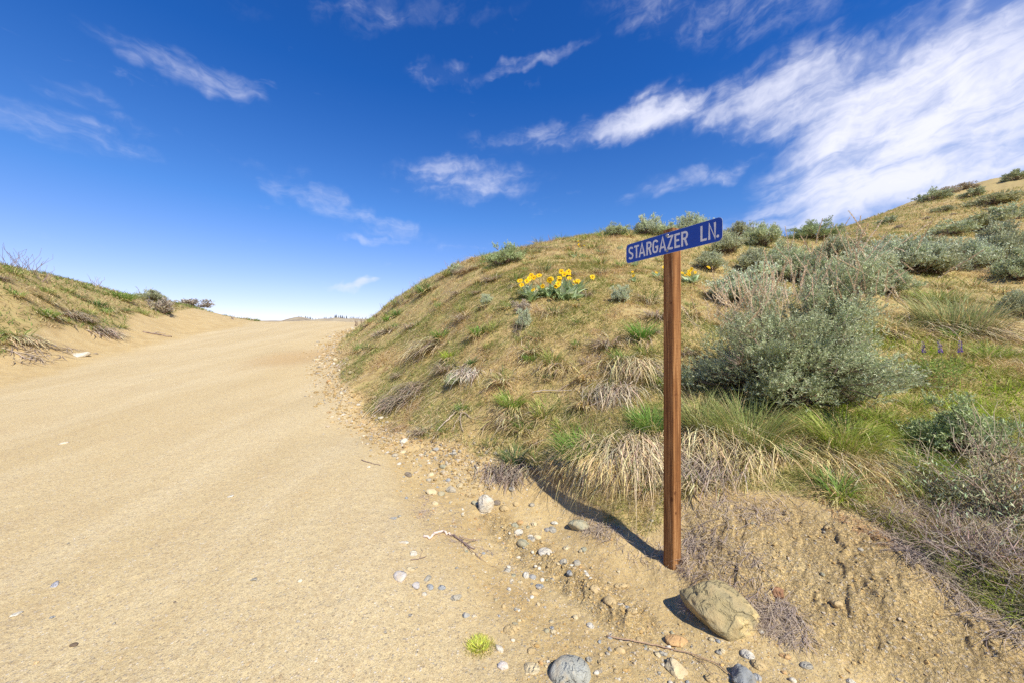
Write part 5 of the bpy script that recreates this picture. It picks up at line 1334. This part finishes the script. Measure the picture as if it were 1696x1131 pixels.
for i, (px, py, w, h, c, rnd, lab) in enumerate(STONES):
    x, y = ground_at(px, py+h*.18); k = y/FPX; a = w*k*.54; lvl = 4 if w > 26 else 3 if w > 13 else 2
    me = stone_mesh('stone', lvl, 400+i, .16 if rnd else .42, .16 if rnd else .30, c, .0 if rnd else .02, 4 if rnd else 9)
    o = link('stone', me, M_STONE)
    vis = math.sin(math.atan2(1.66, y))         # how much of its plan depth the view sees
    dep = a*min(1.5, max(.65, (h/w)*1.15)) if vis > .3 else a*rng.uniform(.7, 1.0)
    hh = a*(.62 if rnd else .75) if h > w*.6 else a*.42
    if i == 0: dep, hh = a*.75, a*1.25
    if i in (12, 20): dep, hh = a*1.6, a*.8
    if i == 1: dep = a*.78
    o.scale = (a*1.06, dep, hh); o.rotation_euler = (rng.normal()*.12, rng.normal()*.12, rng.normal()*.5 if i not in (0, 4, 12, 13) else {0: .1, 4: -.45, 12: .35, 13: -.3}[i])
    o.location = (x, y, hz(x, y)+hh*(.12 if i > 0 else .35)); tag(o, lab or stone_label(px, py, w, h, c, rnd), 'stone')
    if not lab: seen.add(o['label'])

def more_pebbles():
    """countable small pebbles of the verge, the largest ones as things"""
    x, y = scatter_polar(9000, -30, 48, 1.75, 6.0, .8); road, veg, rough = masks(x, y)
    pr = (1-veg)*(np.exp(-((x-Redge(y)-.45)/.42)**2)*.9+.10*(road < .5)); pr = pr*(.15+1.5*vnoise(x*2.2+8, y*2.2, 181)**1.5); kx = rng.uniform(size=len(x)) < pr; x, y = x[kx][:240], y[kx][:240]
    kinds = [stone_mesh('pebble_kind', 2, 900+j, .3, .25, c, 0, 6) for j, c in enumerate((TANC, WHITEC, GREYC, GREENC, BLUEC, CREAM, ORANGEC, CREAM))]
    for a, b in zip(x, y):
        o = link('pebble', kinds[rng.integers(0, 8)], M_STONE); s_ = rng.uniform(.007, .017)*(1+.1*b); o.scale = (s_, s_*rng.uniform(.7, 1), s_*rng.uniform(.45, .7)); o.rotation_euler = (0, 0, rng.uniform(0, 6))
        o.location = (a, b, hz(a, b)+s_*.15); 
        cn = ('tan', 'whitish', 'grey', 'greenish', 'blue grey', 'cream', 'orange', 'cream')[kinds.index(o.data)]
        wh = 'far up the verge at the slope foot' if b > 4.2 else 'on the verge between post and road' if b > 2.7 else 'in the gravel near the bottom edge'
        tag(o, f'small {cn} pebble {wh}', 'pebble', f'small {cn} pebbles {wh}')
more_pebbles()

# ------------------------------------------------------------------ dead wood
def on_ground(pts, lift=.008):
    out = []
    for px, py in pts:
        x, y = ground_at(px, py); out.append((x, y, hz(x, y)+lift))
    return np.array(out)
def densify(P, n=14, amp=.006):
    t = np.linspace(0, len(P)-1, n); i = np.clip(t.astype(int), 0, len(P)-2); f = (t-i)[:, None]; Q = P[i]*(1-f)+P[i+1]*f; Q += rng.normal(size=Q.shape)*amp*np.array([1, 1, .4]); return Q
def stick(name, label, cat, branches):
    """branches: list of (photo points, r0, r1, colour, lift)"""
    o = empty(name); first = on_ground(branches[0][0][:1])[0]; o.location = first
    for i, (pts, r0, r1, c, lift) in enumerate(branches):
        S = Soup(); P = on_ground(pts, lift); Q = densify(P, max(6, len(P)*4), (r0+r1)*.45)-first; tube(S, Q, np.linspace(r0, r1, len(Q)), c, 6)
        q = link('stick' if i == 0 else 'twig', S.mesh('dead_wood', True), M_WOODY); adopt(q, o)
    tag(o, label, cat); return o
PW, DW = (.62, .50, .42), (.25, .18, .15)
stick('dead_root', 'bent dead root with a pale curled end lying on the verge', 'dead root', [([(702, 888), (712, 892), (722, 884), (733, 882), (745, 886)], .010, .009, PW, .012), ([(745, 886), (758, 893), (772, 905), (786, 912)], .008, .004, DW, .012), ([(760, 893), (778, 897), (792, 902)], .004, .002, DW, .02), ([(752, 890), (766, 900), (790, 924), (800, 930)], .004, .002, DW, .012), ([(772, 905), (782, 900), (798, 898)], .003, .0015, DW, .02)])
stick('dead_root', 'forked bleached dead root on the slope below a small green tuft', 'dead root', [([(760, 680), (752, 692), (738, 706), (722, 722), (714, 734)], .014, .004, (.50, .40, .32), .03), ([(760, 680), (764, 694), (762, 706), (768, 722)], .012, .004, (.42, .33, .26), .03), ([(760, 682), (770, 690), (780, 698)], .012, .006, (.36, .28, .22), .03), ([(762, 694), (754, 706), (750, 714)], .006, .003, (.50, .40, .32), .02)])
stick('dead_stalk', 'long thin dead stalk lying across the gravel left of the cream wedge', 'dead stalk', [([(1004, 1052), (1050, 1062), (1090, 1068), (1140, 1080), (1185, 1098), (1215, 1122)], .0035, .002, (.36, .24, .16), .012), ([(1150, 1084), (1166, 1100), (1180, 1120)], .002, .001, (.36, .24, .16), .008)])
stick('dead_stick', 'bleached branching stick on the slope left of the straw curtain', 'stick', [([(970, 676), (992, 664), (1020, 655), (1050, 640)], .008, .004, (.55, .47, .40), .05), ([(1020, 655), (1040, 640), (1062, 626)], .006, .003, (.60, .52, .45), .06), ([(992, 664), (975, 652), (958, 650)], .005, .002, (.48, .40, .34), .05), ([(1005, 660), (1020, 670), (1040, 672)], .005, .002, (.48, .40, .34), .04)])
stick('dead_stick', 'grey stick above the forked dead root', 'stick', [([(882, 655), (900, 650), (925, 652), (948, 648)], .008, .004, (.50, .42, .35), .04), ([(925, 652), (940, 640), (960, 632)], .006, .003, (.30, .22, .17), .04)])
stick('dead_stick', 'short grey stick at the foot of the cut slope near the road', 'stick', [([(558, 608), (566, 601), (574, 596)], .02, .012, (.40, .32, .26), .02)])
stick('dead_stick', 'grey stick lying below the short one at the foot of the cut slope', 'stick', [([(560, 612), (570, 604), (578, 598)], .014, .010, (.34, .27, .22), .02)])
stick('dead_stick', 'dark thin twig on the verge below the white chunky stone', 'stick', [([(598, 762), (612, 766), (630, 771)], .005, .003, DW, .008)])
stick('dead_stick', 'forked thin twig on the verge left of the bent root', 'stick', [([(680, 928), (694, 926), (706, 922)], .003, .002, DW, .008), ([(694, 926), (700, 914), (696, 908)], .002, .001, DW, .008)])
stick('dead_stick', 'dark stick on the sand of the left bank', 'stick', [([(238, 551), (255, 554), (270, 556), (284, 559)], .03, .02, DW, .03), ([(255, 554), (262, 552), (275, 555)], .015, .01, PURPLEDRY, .05)])
stick('dead_stick', 'long thin straw beside the left end of the slope foot', 'stick', [([(600, 695), (612, 680), (628, 662)], .004, .002, PALE, .05)])
stick('dead_stick', 'pale twigs on the left bank foot at the frame edge', 'stick', [([(4, 580), (24, 584), (50, 588), (78, 592)], .02, .01, GREYDRY, .03), ([(24, 584), (40, 594), (60, 598)], .015, .008, PURPLEDRY, .03), ([(40, 586), (62, 580), (80, 596)], .012, .006, GREYDRY, .04)])

def arched_twig():
    x, y = ground_at(1470, 420); k = y/FPX; S = Soup(); a = np.linspace(0, math.pi, 12)
    P = np.stack([-np.cos(a)*8*k, a*0, np.sin(a)*22*k+6*k], -1); P[-1, 2] = 14*k; tube(S, P, .012, (.20, .12, .08), 5)
    o = link('bent_twig', S.mesh('bent_twig'), M_WOODY); place(o, x, y); tag(o, 'bent dark twig arching above the sagebrush band on the skyline', 'twig')
arched_twig()

def ridge_wisps():
    """thin bare stems standing on the two crests"""
    spots = [(12, 437, 40), (36, 440, 46), (56, 447, 40), (70, 462, 34), (160, 468, 26), (238, 488, 26), (640, 515, 20), (655, 503, 22), (668, 494, 22), (685, 478, 22), (745, 444, 18), (913, 398, 14), (1500, 365, 0), (590, 535, 14), (600, 533, 16), (385, 524, 8), (1372, 380, 14)]
    ords = ['first', 'second', 'third', 'fourth', 'fifth', 'sixth', 'seventh', 'eighth', 'ninth', 'tenth', 'eleventh']
    ls = sorted(q[0] for q in spots if q[0] < 500 and q[2]); rs = sorted(q[0] for q in spots if q[0] >= 500 and q[2])
    for px, py, h in spots:
        if not h: continue
        x, y = ground_at(px, py+5); k = y/FPX; S = Soup()
        for j in range(9):
            a = rng.uniform(0, 6.28); L = h*k*rng.uniform(.5, 1.1); tip = (math.cos(a)*L*.5, math.sin(a)*L*.5, L*.85); p = wiggle((rng.normal()*.05, rng.normal()*.05, -.03), tip, 5, .05); tube(S, p, np.linspace(.007, .003, 5)*max(.5, y/12), jit((.30, .22, .20), 1)[0], 3)
        o = link('bare_stems', S.mesh('bare_stems'), M_DRY); place(o, x, y); tag(o, f'thin bare stems, {ords[ls.index(px)]} from the left frame edge on the bank crest' if px < 500 else f'thin bare stems, {ords[rs.index(px)]} from the road up the mound skyline', 'dead plant', 'bare stems on the '+('left bank' if px < 500 else 'mound skyline'))
ridge_wisps()

# ------------------------------------------------------------------ tiny pines on the distant ridge
def pine_mesh():
    S = Soup(); Hh = 1.0; n = 360; t = rng.uniform(.10, 1, n)**.85; a = rng.uniform(0, 6.28, n); r_ = (1-t)*.26*rng.uniform(.15, 1, n)
    b = np.stack([np.cos(a)*r_*.3, np.sin(a)*r_*.3, t], -1); d = np.stack([np.cos(a), np.sin(a), -.25+rng.normal(size=n)*.2], -1); d /= np.linalg.norm(d, axis=1, keepdims=True)
    leaves(S, b, d, r_+.05, .05, jit((.05, .075, .045), n)); T_ = Soup(); tube(T_, [(0, 0, -.05), (0, 0, .9)], [.03, .008], (.12, .08, .06), 5)
    return S.mesh('pine_crown'), T_.mesh('pine_trunk')
PINE = [pine_mesh() for i in range(3)]
raz, rel_, rr_ = RIDGE
for i, (px, h) in enumerate([(495, 1.6), (499, 1.6), (506, 3.2), (509, 3.4), (512, 3.8), (514.5, 4.2), (518, 3), (523, 2), (528, 2.2), (537, 3), (540, 3.6), (545, 2.4), (548, 3.2), (555, 4.2), (557, 4.8), (561, 3.2), (564, 4.2), (567, 4.4), (570, 3.4), (574, 4.2), (580, 3.2), (583, 3.6), (586, 3.8), (590, 3), (593, 3.6), (600, 3.2), (605, 2.8)]):
    a = math.atan((px-848)/FPX); e = float(np.interp(a, raz, rel_)); r_ = rr_*(1+rng.uniform(-.01, .01)); c, t_ = PINE[i % 3]
    o = empty('pine_tree'); adopt(link('crown', c, M_GRASS), o); adopt(link('trunk', t_, M_WOODY), o)
    o.location = (r_*math.sin(a), r_*math.cos(a), EYE+e*rr_-2.5); s_ = (h*1.25+1.2)/FPX*r_*math.cos(a); o.scale = (s_, s_, s_); o.rotation_euler = (0, 0, rng.uniform(0, 6))
    tag(o, 'tiny dark pine among the row on the distant ridge beyond the road crest', 'tree', 'pines on the distant ridge')
print('TRIS', sum(len(m.polygons) for m in bpy.data.meshes if m.users))
